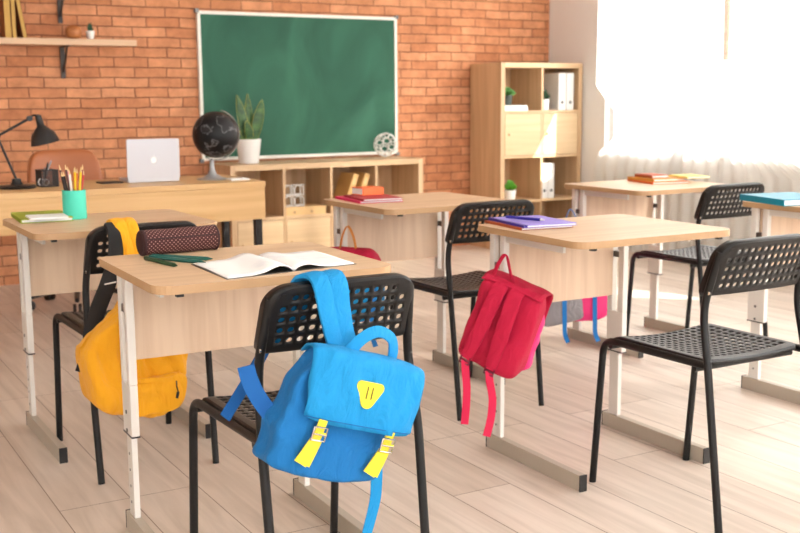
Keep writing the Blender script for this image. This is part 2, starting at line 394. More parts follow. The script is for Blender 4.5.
# ------------------------------------------------------------------ perforated sheet
def perforated(bm, nx, nz, px, pz, hr, fmap, A, Bn, Tp, rad_b, rad_t, skip=(), steps=()):
    """nx*nz square cells with round holes, centred at u=0, v=0; the border runs out to a rounded outline
    of half width A from -Bn to Tp; steps: extra (grow, depth) rings for a folded edge. fmap(u, v, depth)->xyz"""
    key = {}
    def V(u, v, d=0):
        k = (round(u, 5), round(v, 5), round(d, 5))
        if k not in key: key[k] = bm.verts.new(fmap(u, v, d))
        return key[k]
    hw, hh = nx*px/2, nz*pz/2
    for i in range(nx):
        for j in range(nz):
            cx, cz = -hw+(i+.5)*px, -hh+(j+.5)*pz
            o = []
            for a, b in ((-1, -1), (1, -1), (1, 1), (-1, 1)):
                a2, b2 = {(-1, -1): (1, -1), (1, -1): (1, 1), (1, 1): (-1, 1), (-1, 1): (-1, -1)}[(a, b)]
                for t in (0, 1/3, 2/3): o.append((cx+(a+(a2-a)*t)*px/2, cz+(b+(b2-b)*t)*pz/2))
            ov = [V(*q) for q in o]
            if (i, j) in skip: bm.faces.new(ov); continue
            iv = []
            for (u, v) in o:
                an = math.atan2((v-cz)/pz, (u-cx)/px); iv.append(bm.verts.new(fmap(cx+hr*math.cos(an), cz+hr*math.sin(an), 0)))
            for k in range(12): bm.faces.new((ov[k], ov[(k+1) % 12], iv[(k+1) % 12], iv[k]))
    # boundary loop
    loop = []
    for i in range(nx*3): loop.append((-hw+i*px/3, -hh))
    for j in range(nz*3): loop.append((hw, -hh+j*pz/3))
    for i in range(nx*3): loop.append((hw-i*px/3, hh))
    for j in range(nz*3): loop.append((-hw, hh-j*pz/3))
    def out(u, v, g=0):
        U = u/hw*(A+g); Vv = (v/hh*(Tp+g)) if v > 0 else (v/hh*(Bn+g))
        rad = (rad_t if v > 0 else rad_b)+g
        cu, cv = (A+g)-rad, ((Tp+g)-rad if v > 0 else (Bn+g)-rad)
        au, av = abs(U), abs(Vv)
        if au > cu and av > cv and rad > 0:
            dx, dz = au-cu, av-cv; L = max(math.hypot(dx, dz), 1e-9)
            m = max(dx, dz); au, av = cu+dx/L*m/rad*rad, cv+dz/L*m/rad*rad
        return math.copysign(au, U), math.copysign(av, Vv)
    prev = [V(*q) for q in loop]
    n = len(loop)
    for g, d in ((-.008, 0), (0, .001))+tuple(steps):
        cur = []
        for q in loop:
            u, v = out(q[0], q[1], g)
            cur.append(bm.verts.new(fmap(u, v, d)))
        for k in range(n): bm.faces.new((prev[k], cur[k], cur[(k+1) % n], prev[(k+1) % n]))
        prev = cur
    bmesh.ops.recalc_face_normals(bm, faces=bm.faces)

# ------------------------------------------------------------------ room shell
XL, XR, YB, YF, ZC = -2.6, 5.56, -2.8, 7.16, 2.9
def struct(name, m, *a, **k): return tag(bx(name, m, None, *a, **k), kind='structure')
struct('floor', 'floor', XL-.1, XR+.2, YB-.1, YF+.1, -.06, 0)
struct('ceiling', 'ceil', XL-.1, XR+.2, YB-.1, YF+.1, ZC, ZC+.1)
struct('wall_front', 'brick', XL-.1, XR+.2, YF, YF+.12, 0, ZC)
struct('wall_left', 'wall', XL-.1, XL, YB, YF, 0, ZC)
# wall behind the camera, with an unseen window opening added for fill light
WY = [(3.30, 6.46), (.50, 2.60), (-2.1, -.2)]      # window openings in the right wall
ZS, ZH = .76, 2.62
bm = B()
box(bm, XL-.1, XR+.2, YB-.12, YB, 0, .8); box(bm, XL-.1, XR+.2, YB-.12, YB, 2.6, ZC)
box(bm, XL-.1, -1.6, YB-.12, YB, .8, 2.6); box(bm, 3.6, XR+.2, YB-.12, YB, .8, 2.6)
tag(link('wall_back', bm, 'wall'), kind='structure')
bm = B()
box(bm, XR, XR+.16, YB, YF, 0, ZS); box(bm, XR, XR+.16, YB, YF, ZH, ZC)
ys = [YF, 6.46, 3.30, 2.60, .50, -.2, -2.1, YB]
for a, b in zip(ys[::2], ys[1::2]): box(bm, XR, XR+.16, b, a, ZS, ZH)
tag(link('wall_right', bm, 'wall'), kind='structure')
for i, (a, b) in enumerate(WY):
    r = bpy.data.objects.new('window_%d' % (i+1), None); C.objects.link(r); r['kind'] = 'structure'; r.location = (XR+.08, (a+b)/2, ZS)
    h, w = ZH-ZS, (b-a)/2
    bm = B()
    for y0, y1 in ((-w, -w+.05), (w-.05, w)): box(bm, -.03, .03, y0, y1, 0, h)
    for z0, z1 in ((0, .05), (h-.05, h)): box(bm, -.03, .03, -w, w, z0, z1)
    for yc in ((.62, .187, -.60) if i == 0 else (0,)): box(bm, -.028, .028, yc-.034, yc+.034, 0, h)
    link('window_frame', bm, 'white', r)
    bx('pane', 'pane', r, -.003, .003, -w+.04, w-.04, .04, h-.04)
    bx('window_sill', 'white', r, -.09, .0, -w, w, -.02, .006)

# ------------------------------------------------------------------ sheer curtains
def curtain(y0, y1, label, gap, lo):
    bm = B(); ny, nz = 150, 26; g = []
    for j in range(nz+1):
        z = .03+(2.66-.03)*j/nz; row = []
        for i in range(ny+1):
            t = i/ny; y = y0+(y1-y0)*t
            e = gap(z)
            if lo: y = y0+e+(y1-y0-e)*t
            else: y = y0+(y1-y0-e)*t
            x = .016*math.sin(t*(y1-y0)*2*PI/.115+.5*math.sin(t*9))*(1-.25*math.sin(z*1.3))+.008*math.sin(t*17+z*2)
            row.append(bm.verts.new((x, y, z)))
        g.append(row)
    for j in range(nz):
        for i in range(ny): bm.faces.new((g[j][i], g[j][i+1], g[j+1][i+1], g[j+1][i]))
    o = link('curtain', bm, 'curtain', None, smooth=180); o.location = (5.50, 0, 0)
    return tag(o, label, 'curtain', 'sheer curtains')
def gap_a(z): return max(0, min(.25, (1.24-z)*1.2)) if z > .9 else .25*max(0, min(1, (z-.70)/.16))  # edge notch shaped to let a wedge of sun onto the tall bookcase
def gap_b(z): return .62*max(0, min(1, (1.04-z)/.08)) if z > .9 else .62*max(0, min(1, (z-.66)/.1))  # unseen gap shaped so that sun makes a patch on the floor
curtain(5.235, 6.525, 'sheer white curtain nearest the tall bookcase and the brick wall', gap_a, False)
curtain(3.26, 5.180, 'sheer white curtain nearer the front of the room, behind the teal book', gap_b, True)
curtain(.40, 2.70, 'unseen sheer white curtain added over the middle window against the sun', lambda z: 0, True)  # out of view, added to keep direct sun off the desks
curtain(-2.2, -.1, 'unseen sheer white curtain added over the window nearest the back against the sun', lambda z: 0, True)  # likewise added out of view to hold back the sun
# brick pier of the building outside, seen through the voile
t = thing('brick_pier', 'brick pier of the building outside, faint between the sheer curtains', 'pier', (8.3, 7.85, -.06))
bx('brickwork', 'brick_out', t, 0, .4, 0, .4, 1.56, 5); bx('added_base', 'wall', t, -.02, .42, -.02, .42, 0, 1.559)  # white base is added so the brick strip fades out below

# ------------------------------------------------------------------ chalkboard
t = thing('chalkboard', 'large green chalkboard in a thin white frame on the brick wall', 'chalkboard', (2.578, 7.16, .742))
bw, bh = 1.545, 1.005
bx('writing_surface', 'board', t, .01, bw-.01, -.022, -.002, .01, bh-.01)
bm = B()
for a in ((0, bw, -.03, 0, 0, .022), (0, bw, -.03, 0, bh-.022, bh), (0, .022, -.03, 0, .022, bh-.022), (bw-.022, bw, -.03, 0, .022, bh-.022)): box(bm, *a)
link('frame', bm, 'whiteframe', t, bevel=.002)
for cx in (0, bw):
    for cz in (0, bh): bx('corner_cap', 'steel', t, cx-.014, cx+.014, -.034, 0, cz-.014, cz+.014, bevel=.004)

# ------------------------------------------------------------------ shelving units
def shelf_unit(name, label, x, y, w, d, h, cols, rows, fronts, z0=0):
    """front face at y, local origin left front bottom, depth goes +y"""
    r = thing(name, label, 'shelf unit', (x, y, z0))
    T, t = .038, .018
    bx('side_panel', 'shelfz', r, 0, T, 0, d, 0, h, bevel=.0015); bx('side_panel', 'shelfz', r, w-T, w, 0, d, 0, h, bevel=.0015)
    bx('top_panel', 'shelf', r, T, w-T, 0, d, h-T, h, bevel=.0015); bx('bottom_panel', 'shelf', r, T, w-T, 0, d, 0, T, bevel=.0015)
    cw = (w-2*T-(cols-1)*t)/cols; rh = (h-2*T-(rows-1)*t)/rows
    for i in range(1, cols): bx('divider', 'shelfz', r, T+i*cw+(i-1)*t, T+i*cw+i*t, .002, d, T, h-T)
    for j in range(1, rows):
        for i in range(cols):
            xa = T+i*(cw+t); bx('shelf_board', 'shelf', r, xa, xa+cw, .002, d, T+j*rh+(j-1)*t, T+j*rh+j*t)
    bx('back_panel', 'shelfz', r, T, w-T, d-.008, d-.002, T, h-T)
    for (i, j) in fronts:
        xa = T+i*(cw+t)+.003; za = T+j*(rh+t)+.003
        f = bx('door', 'door', r, xa, xa+cw-.006, .001, .017, za, za+rh-.006, bevel=.0015)
        bm = B(); lathe(bm, [(0, 0), (.007, 0), (.009, .01), (.006, .016), (0, .017)], 12, Matrix.Translation((xa+.035, .001, za+rh/2)) @ Matrix.Rotation(R(90), 4, 'X'))
        link('knob', bm, 'shelf', f, smooth=40)
    return r, T, t, cw, rh
shelf_unit('low_bookcase', 'low oak cube bookcase of eight cells under the chalkboard', 2.618, 6.72, 1.475, .40, .727, 4, 2, [(i, 0) for i in range(4)])
shelf_unit('tall_bookcase', 'tall oak cube bookcase of eight cells in the corner by the curtain', 4.775, 6.72, .775, .41, 1.413, 2, 4, [(0, 2), (1, 2)])
LS = .363+.009   # top of the low case's middle boards
LT = .727

# ------------------------------------------------------------------ small makers
def book(label, cat, loc, w, d, h, cover, rz=0, rot=None, group=None, name='book', page='paper', spine='x'):
    """lying flat: w along x, d along y, h thick; spine on the -x side ('x') or -y side ('y')"""
    r = thing(name, label, cat, loc, rz, group, rot)
    c = min(.003, h*.2)
    bm = B(); box(bm, 0, w, 0, d, 0, c); box(bm, 0, w, 0, d, h-c, h)
    if spine == 'x': box(bm, 0, c, 0, d, c, h-c)
    else: box(bm, 0, w, 0, c, c, h-c)
    link('cover', bm, cover, r)
    e = .003
    if spine == 'x': bx('pages', page, r, c, w-e, e, d-e, c, h-c)
    else: bx('pages', page, r, e, w-e, c, d-e, c, h-c)
    return r

def pencil(m, label, p0, p1, r=.0038, cat='pencil', group=None, tip='boxwood'):
    p0, p1 = Vector(p0), Vector(p1); L = (p1-p0).length
    t = thing('pencil', label, cat, p0, 0, group)
    t.rotation_euler = (p1-p0).to_track_quat('Z', 'Y').to_euler()
    bm = B(); lathe(bm, [(0, 0), (r, 0), (r, L*.9), (0, L*.9)], 6); link('barrel', bm, m, t)
    bm = B(); lathe(bm, [(r*.98, L*.9), (r*.2, L), (0, L)], 6); link('tip', bm, tip, t)
    return t

def pot(bm, rt, rb, h, n=28, th=.004):
    lathe(bm, [(0, 0), (rb*.9, 0), (rb, .003), (rt, h-.003), (rt, h), (rt-th, h), (rt-th*1.3, h-.012), (0, h-.012)], n)

def leaf_blade(bm, base, tip, w, bend=.1, n=9):
    base, tip = Vector(base), Vector(tip); d = tip-base; side = d.cross(Vector((0, -1, .1))).normalized()
    out = Vector((d.x, d.y, 0)); out = out.normalized() if out.length > 1e-5 else Vector((0, -1, 0))
    prev = None
    for i in range(n+1):
        t = i/n; p = base+d*t+out*bend*math.sin(t*PI*.5)**2*d.length*.0+Vector((0, 0, 1))*bend*d.length*math.sin(t*PI)
        ww = w*(math.sin(min(1, t*1.1+.32)*PI*.5)*(1-t**3.2))/1+.0004
        nn = side.cross(d).normalized()*ww*.22
        cur = [bm.verts.new(p-side*ww/2+nn), bm.verts.new(p), bm.verts.new(p+side*ww/2+nn)]
        if prev:
            for k in (0, 1): bm.faces.new((prev[k], prev[k+1], cur[k+1], cur[k]))
        prev = cur

def rosette(bm, n, r, h, w, seed=1):
    rnd = random.Random(seed)
    for i in range(n):
        a = i*2.4; q = (i/n); rr = r*(.25+.75*q); leaf_blade(bm, (0, 0, 0), (rr*math.cos(a), rr*math.sin(a), h*(1.1-.7*q)+rnd.uniform(-.004, .004)), w, .12, 5)

def potted(name, label, loc, rt, rb, h, potm, leafm, n, lr, lh, lw, seed=1):
    t = thing(name, label, 'plant', loc)
    bm = B(); pot(bm, rt, rb, h, 24, .003); link('pot', bm, potm, t, smooth=40)
    bm = B(); lathe(bm, [(0, 0), (rt-.005, 0)], 20); link('soil', bm, 'soil', t, loc=(0, 0, h-.008))
    bm = B(); rosette(bm, n, lr, lh, lw, seed); link('leaves', bm, leafm, t, loc=(0, 0, h-.01), solid=.002, smooth=60)
    return t

# --- on the low bookcase
t = thing('snake_plant', 'snake plant with upright yellow-edged leaves in a white pot beside the black globe', 'plant', (2.825, 6.90, LT))
bm = B(); pot(bm, .086, .066, .165, 32, .006); link('pot', bm, 'ceramic', t, smooth=40)
bm = B(); lathe(bm, [(0, 0), (.079, 0)], 24); link('soil', bm, 'soil', t, loc=(0, 0, .15))
for (bxx, tx, ty, tz, w) in ((-.02, -.075, .0, .46, .075), (.0, .01, .02, .47, .062), (.03, .105, -.01, .43, .085), (-.04, -.19, -.03, .30, .06), (.01, -.03, -.04, .29, .07), (-.045, -.28, -.02, .33, .045), (.03, .055, .03, .27, .05)):
    bm = B(); leaf_blade(bm, (bxx, 0, .14), (tx, ty, tz), w, .05, 12)
    bm.verts.ensure_lookup_table()
    bm.normal_update()
    link('leaf', bm, 'leaf', t, solid=.003, smooth=60)
    bm = B()
    for s in (-1, 1):
        base, tip = Vector((bxx, 0, .14)), Vector((tx, ty, tz)); d = tip-base; side = d.cross(Vector((0, -1, .1))).normalized(); prev = []
        for i in range(10):
            q = i/9*.985; ww = w*(math.sin(min(1, q*1.1+.32)*PI*.5)*(1-q**3.2))
            prev.append(base+d*q+Vector((0, 0, 1))*.05*d.length*math.sin(q*PI)+side*s*ww/2+side.cross(d).normalized()*ww*.22)
        tube(bm, prev, .0017, 5)
    link('leaf_edge', bm, 'leafedge', t, smooth=60)

bm = B(); bmesh.ops.create_icosphere(bm, subdivisions=1, radius=.098)
bmesh.ops.bevel(bm, geom=bm.verts[:], offset=33, offset_type='PERCENT', affect='VERTICES', segments=1, profile=.5)
o = link('geometric_sphere', bm, 'white'); o.location = (3.915, 6.95, LT+.094); o.rotation_euler = (.3, .2, .4)
k = o.modifiers.new('Wire', 'WIREFRAME'); k.thickness = .009
tag(o, 'silver openwork geometric wire ball on the low bookcase under the chalkboard corner', 'ornament')

# lattice rack and box in the second cell, binders in the third
t = thing('wooden_box', 'pale wooden box with a lid on the low bookcase shelf, under the white lattice rack', 'box', (3.02, 6.74, LS))
bx('body', 'boxwood', t, 0, .30, 0, .2, 0, .04, bevel=.003); bx('lid', 'boxwood', t, -.003, .303, -.003, .203, .041, .056, bevel=.003)
for q in (.06, .19): 
    bm = B(); lathe(bm, [(0, 0), (.01, 0), (.01, .003), (0, .003)], 12, Matrix.Translation((q, 0, .022)) @ Matrix.Rotation(R(90), 4, 'X')); link('stud', bm, 'edge', t)
t = thing('lattice_rack', 'small white openwork rack with dark gaps, standing on the pale wooden box', 'ornament', (3.035, 6.80, LS+.0565))
bm = B()
for zz in (.0, .075):
    for xx in (0, .075):
        pts = [(xx+a*.033+.036, 0, zz+.036+b*.032) for a, b in ((-1, -1), (1, -1), (1, .5), (.5, 1), (-.5, 1), (-1, .5), (-1, -1))]
        tube(bm, pts, .0048, 6); pts = [(p[0], .05, p[2]) for p in pts]; tube(bm, pts, .0048, 6)
for xx in (.003, .075, .147):
    for zz in (.004, .145): tube(bm, [(xx, 0, zz), (xx, .05, zz)], .005, 6)
link('lattice', bm, 'white', t, smooth=60)
for i, (x0, lab) in enumerate(((3.425, 'cream book leaning in the low bookcase, left of its twin'), (3.515, 'cream book leaning in the low bookcase, right of its twin'))):
    t = thing('leaning_book', lab, 'book', (x0+.03, 6.75, LS+.0165), 0, 'leaning cream books', rot=(0, R(20), 0))
    bx('cover', 'cork', t, 0, .042, 0, .2, 0, .268, bevel=.003); bx('label_patch', 'boxwood', t, .008, .034, -.0012, 0, .19, .24)
    bm = B(); box(bm, .006, .036, .01, .201, .262, .2665); link('pages', bm, 'paper', t)

# --- tall bookcase contents  (rows: 0..3 bottom-up)
TX, TT = 4.775, .038
rh = (1.413-2*TT-3*.018)/4; cw = (.775-2*TT-.018)/2
def trow(j): return TT+j*(rh+.018)
cxa, cxb = TX+TT, TX+TT+cw+.018
z3 = trow(3)
book('white book lying flat in the top left cell of the tall bookcase, lower one', 'book', (cxa+.004, 6.735, z3), .22, .17, .022, 'white', name='book', spine='y')
book('white book lying flat in the top left cell of the tall bookcase, upper one', 'book', (cxa+.004, 6.735, z3+.022), .215, .165, .020, 'white', name='book', spine='y')
potted('succulent', 'green succulent in a dark pot on the white books in the tall bookcase', (cxa+.07, 6.80, z3+.042), .046, .038, .075, 'potdark', 'succ', 40, .075, .07, .045, 3)
potted('succulent', 'dark bushy plant in a white pot beside the white binders', (cxb+.05, 6.78, z3), .042, .036, .085, 'ceramic', 'succd', 44, .055, .075, .03, 5)
def binder(x, z, label, w=.072, h=.285):
    t = thing('ring_binder', label, 'binder', (x, 6.745, z), 0, 'white ring binders')
    bx('cover', 'white', t, 0, w, 0, .25, 0, h, bevel=.004)
    bm = B(); lathe(bm, [(.012, 0), (.012, -.002), (.006, -.002), (.006, 0)], 16, Matrix.Translation((w/2, -.0005, .06)) @ Matrix.Rotation(R(-90), 4, 'X')); link('finger_ring', bm, 'steel', t)
    bm = B(); lathe(bm, [(0, 0), (.008, 0)], 12, Matrix.Translation((w/2, -.0008, .06)) @ Matrix.Rotation(R(-90), 4, 'X')); link('finger_hole', bm, 'cap', t)
    return t
binder(cxb+.165, z3, 'white ring binder, left one of the pair in the top right cell'); binder(cxb+.243, z3, 'white ring binder, right one of the pair in the top right cell')
binder(cxb+.006, trow(1), 'white ring binder, left one in the cell below the doors', .066, .27); binder(cxb+.075, trow(1), 'white ring binder, right one in the cell below the doors', .06, .27)
potted('potted_plant', 'bright green little plant in a white pot, lower left cell of tall bookcase', (cxa+.10, 6.79, trow(1)), .050, .040, .078, 'ceramic', 'grass', 54, .06, .08, .03, 8)

# ------------------------------------------------------------------ wall shelf
t = thing('wall_shelf', 'light wood plank shelf on iron brackets, high on the brick wall at left', 'shelf', (0, 0, 0))
bx('plank', 'wallshelf', t, .25, 2.105, 6.95, 7.158, 1.497, 1.535, bevel=.002)
def bracket(xc, zt):
    bm = B(); box(bm, xc-.014, xc+.014, 7.146, 7.158, zt-.20, zt)
    box(bm, xc-.012, xc+.012, 6.99, 7.15, zt-.008, zt)
    tube(bm, [(xc, 7.145, zt-.16), (xc, 7.09, zt-.10), (xc, 7.02, zt-.008)], .007, 6, fr=.05)
    return bm
link('bracket', bracket(1.682, 1.4965), 'bracket', t, smooth=50); link('bracket', bracket(.55, 1.4965), 'bracket', t, smooth=50)
t = thing('wall_shelf', 'upper wall shelf above the picture, only its iron bracket foot in view', 'shelf', (0, 0, 0))
bx('plank', 'wallshelf', t, .25, 2.105, 6.95, 7.158, 1.84, 1.878); link('bracket', bracket(1.682, 1.8395), 'bracket', t, smooth=50); link('bracket', bracket(.55, 1.8395), 'bracket', t, smooth=50)
for i, (x0, rr, lab) in enumerate(((1.312, 0, 'tall ochre-spined book upright at the left of the wall shelf'), (1.354, 0, 'ochre-spined book upright between its two neighbours on the wall shelf'), (1.416, -8, 'ochre-spined book leaning against the others on the wall shelf'))):
    t = thing('book', lab, 'book', (x0, 6.99, 1.535), 0, 'ochre books on the wall shelf', rot=(0, R(rr), 0))
    bx('spine', 'bookspine', t, .002, .022 if i else .036, -.002, .0, .002, .235); bx('cover', 'bookcover', t, .0, .024 if i else .038, 0, .15, .0, .237)
bm = B(); lathe(bm, [(0, 0), (.022, .001), (.044, .014), (.053, .042), (.046, .068), (.030, .082), (.018, .085), (0, .083)], 28)
o = link('wooden_sphere', bm, 'sphere', smooth=60); o.location = (1.722, 7.0, 1.535); tag(o, 'round turned wooden ball vase on the wall shelf', 'ornament')
potted('succulent', 'tiny dark succulent in a white pot at the right of the wall shelf', (1.826, 7.0, 1.535), .027, .020, .052, 'ceramic', 'succd', 16, .025, .055, .014, 2)

# ------------------------------------------------------------------ teacher's desk
t = thing('teacher_desk', 'long oak teacher desk with a deep front panel before the brick wall', 'desk', (0, 0, 0))
bx('desktop', 'tdesk', t, .15, 2.162, 5.07, 5.66, .722, .75, bevel=.002)
bx('front_panel', 'tdesk', t, .17, 2.158, 5.073, 5.093, .56, .7215, bevel=.001)
bx('side_panel', 'tdesk', t, 2.14, 2.158, 5.094, 5.64, .56, .7215)
for (lx, ly) in ((2.13, 5.11), (2.13, 5.56), (.20, 5.11), (.20, 5.56)):
    bx('leg', 'cap', t, lx-.018, lx+.018, ly-.018, ly+.018, 0, .7215 if lx < 1 else .72, bevel=.002)

def gooseneck():
    t = thing('desk_lamp', 'black jointed desk lamp with a round shade on the teacher desk', 'lamp', (1.015, 5.35, .75))
    bm = B(); lathe(bm, [(0, 0), (.085, 0), (.088, .006), (.080, .014), (.03, .018), (.022, .03), (.02, .045), (0, .048)], 32); link('base', bm, 'blackmetal', t, smooth=40)
    e1 = Vector((-.075, 0, .245)); e2 = Vector((.075, 0, .325))
    bm = B(); tube(bm, [(0, 0, .04), e1], .006, 10); link('lower_arm', bm, 'blackmetal', t, smooth=50)
    bm = B(); tube(bm, [e1, e2], .006, 10); link('upper_arm', bm, 'blackmetal', t, smooth=50)
    for q in (e1, e2):
        bm = B(); lathe(bm, [(0, -.012), (.013, -.012), (.013, .012), (0, .012)], 16, Matrix.Translation(q) @ Matrix.Rotation(R(90), 4, 'X')); link('joint', bm, 'blackmetal', t, smooth=40)
    bm = B(); tube(bm, [e2, (.10, 0, .345), (.125, 0, .32)], .005, 8, fr=.02); link('neck', bm, 'blackmetal', t, smooth=50)
    s = bpy.data.objects.new('shade_pivot', None); bpy.data.objects.remove(s)
    bm = B(); lathe(bm, [(.0, .055), (.014, .05), (.018, .0), (.03, -.012), (.055, -.04), (.068, -.085), (.065, -.085), (.052, -.042), (.028, -.016), (0, -.01)], 32, Matrix.Translation((.125, 0, .29)) @ Matrix.Rotation(R(-12), 4, 'Y'))
    link('lamp_shade', bm, 'blackmetal', t, smooth=50)
    bm = B(); bmesh.ops.create_uvsphere(bm, u_segments=16, v_segments=10, radius=.024, matrix=Matrix.Translation((.137, 0, .235))); link('bulb', bm, 'white', t, smooth=60)
gooseneck()

# mesh pen holder
def mesh_cup():
    t = thing('pen_holder', 'square black mesh pen holder by the desk lamp', 'pen holder', (1.160, 5.37, .75), R(8))
    s, h = .040, .078; bm = B()
    n = 11
    for k in range(n+1):
        q = -s+2*s*k/n
        for a in (-s, s): box(bm, q-.0014, q+.0014, a-.001, a+.001, .002, h); box(bm, a-.001, a+.001, q-.0014, q+.0014, .002, h)
    for k in range(11):
        z = .004+(h-.006)*k/10
        for a in (-s, s): box(bm, -s, s, a-.001, a+.001, z-.0013, z+.0013); box(bm, a-.001, a+.001, -s, s, z-.0013, z+.0013)
    link('mesh_side', bm, 'mesh', t)
    bm = B()
    for a in (-s, s): box(bm, -s-.002, s+.002, a-.002, a+.002, h, h+.004); box(bm, a-.002, a+.002, -s, s, h, h+.004)
    link('rim', bm, 'blackmetal', t); bx('bottom', 'blackmetal', t, -s, s, -s, s, 0, .003)
mesh_cup()
pencil('grey', 'silver pen standing in the mesh pen holder', (1.13, 5.37, .756), (1.185, 5.37, .875), .0045, 'pen', tip='grey')
pencil('blackmetal', 'black pen standing in the mesh pen holder', (1.145, 5.37, .756), (1.165, 5.355, .868), .0045, 'pen', tip='blackmetal')
t = thing('scissors', 'scissors leaning in the mesh pen holder', 'scissors', (1.135, 5.345, .756), rot=(R(8), R(6), 0))
bm = B()
for s in (-1, 1): tube(bm, [(s*.012+.012*math.cos(a), 0, .018+.016*math.sin(a)) for a in [k*PI/5 for k in range(11)]], .003, 6)
link('handles', bm, 'white', t); bm = B(); box(bm, -.004, .004, -.001, .001, .03, .09); link('blades', bm, 'steel', t)

# laptop, lid towards the class
t = thing('laptop', 'open silver laptop seen from behind its lid on the teacher desk', 'laptop', (1.672, 5.33, .75), R(-3))
bm = B(); prism(bm, rrect(-.132, .132, 0, .20, .012), .002, .016); link('keyboard_base', bm, 'alu', t, bevel=.002)
m = Matrix.Translation((0, .002, .014)) @ Matrix.Rotation(R(92), 4, 'X')
bm = B(); prism(bm, rrect(-.132, .132, 0, .202, .010), -.004, .003, m); l = link('lid', bm, 'alu', t, bevel=.0015)
bm = B(); lathe(bm, [(0, 0), (.012, .0), (.014, .001)], 20); 
bmesh.ops.transform(bm, matrix=Matrix.Translation((0, -.0052, .112)) @ Matrix.Rotation(R(92), 4, 'X') @ Matrix.Diagonal((1, 1.15, 1, 1)), verts=bm.verts)
bm2 = bm; prism(bm2, [(0, .018), (.004, .021), (.006, .026), (.002, .023)], -.0004, .0004, Matrix.Translation((0, -.0054, .112)) @ Matrix.Rotation(R(92), 4, 'X'))
link('lid_emblem', bm2, 'logo', l)
bx('screen', 'cap', l, -.122, .122, .0065, .0072, .022, .206)
t = thing('tablet', 'flat dark tablet lying beside the laptop on the teacher desk', 'tablet', (1.42, 5.36, .75), R(4))
bm = B(); prism(bm, rrect(0, .11, 0, .10, .01), 0, .006); link('body', bm, 'cap', t)
bx('white_note', 'paper', None, 2.03, 2.13, 5.20, 5.29, .75, .757); o = bpy.data.objects['white_note']; o.name = 'note_pad'; tag(o, 'small white note pad beside the globe foot on the teacher desk', 'note pad')

# globe
t = thing('globe', 'black desk globe with pale outlines on a silver stand, teacher desk', 'globe', (1.978, 5.33, .75))
bm = B(); lathe(bm, [(0, 0), (.078, 0), (.08, .005), (.05, .012), (.024, .028), (.013, .055), (.011, .085), (.014, .10), (0, .10)], 36); link('stand_foot', bm, 'grey', t, smooth=50)
GC = Vector((.025, 0, .228)); RR = .118
bm = B(); bmesh.ops.create_uvsphere(bm, u_segments=48, v_segments=32, radius=RR); o = link('ball', bm, 'globe', t, smooth=180, loc=GC, rot=(0, R(-20), 0))
bm = B(); pts = []
for k in range(25):
    a = R(-100+190*k/24-14); pts.append(GC+Vector((math.cos(a)*(RR+.010), 0, math.sin(a)*(RR+.010))))
pts2 = pts
ribbon(bm, pts2, .014, .003, (0, 1, 0), 1); link('meridian_arc', bm, 'steel', t, smooth=40)
bm = B(); tube(bm, [(0, 0, .095), (.005, 0, .103)], .010, 10); link('collar', bm, 'steel', t)

# ------------------------------------------------------------------ tan office chair behind the teacher desk
t = thing('office_chair', 'tan leather swivel chair behind the teacher desk', 'chair', (1.475, 6.22, 0), R(6))
bm = B()
softbox(bm, .43, .09, .42, 5, 10, lambda x, y, z, p: Vector((p.x*(1-.10*max(0, z)), p.y+.05*x*x*-1, p.z)))
link('backrest', bm, 'leather', t, smooth=180, loc=(0, .14, .672), rot=(R(-8), 0, 0))
bm = B(); softbox(bm, .50, .48, .09, 5, 8); link('seat', bm, 'leather', t, smooth=180, loc=(0, -.10, .46))
bm = B(); tube(bm, [(0, 0, .10), (0, 0, .42)], .025, 14); link('column', bm, 'chrome', t)
for k in range(5):
    a = R(72*k-110); d = Vector((math.cos(a), math.sin(a), 0)); bm = B(); tube(bm, [(0, 0, .12), d*.27+Vector((0, 0, .075))], lambda q: .02-.007*q, 8); lg = link('leg', bm, 'blackmetal', t, smooth=50)
    bm = B()
    for s in (-1, 1): lathe(bm, [(0, -.009), (.027, -.009), (.029, 0), (.027, .009), (0, .009)], 16, Matrix.Translation(d*.27+Vector((-d.y, d.x, 0))*.014*s+Vector((0, 0, .0295))) @ Vector((-d.y, d.x, 0)).to_track_quat('Z', 'Y').to_matrix().to_4x4())
    link('castor', bm, 'cap', lg, smooth=40)
for s in (-1, 1):
    bm = B(); tube(bm, [(s*.22, .10, .50), (s*.27, .08, .64), (s*.27, -.16, .66)], .014, 8, fr=.05); link('armrest', bm, 'blackmetal', t, smooth=50)

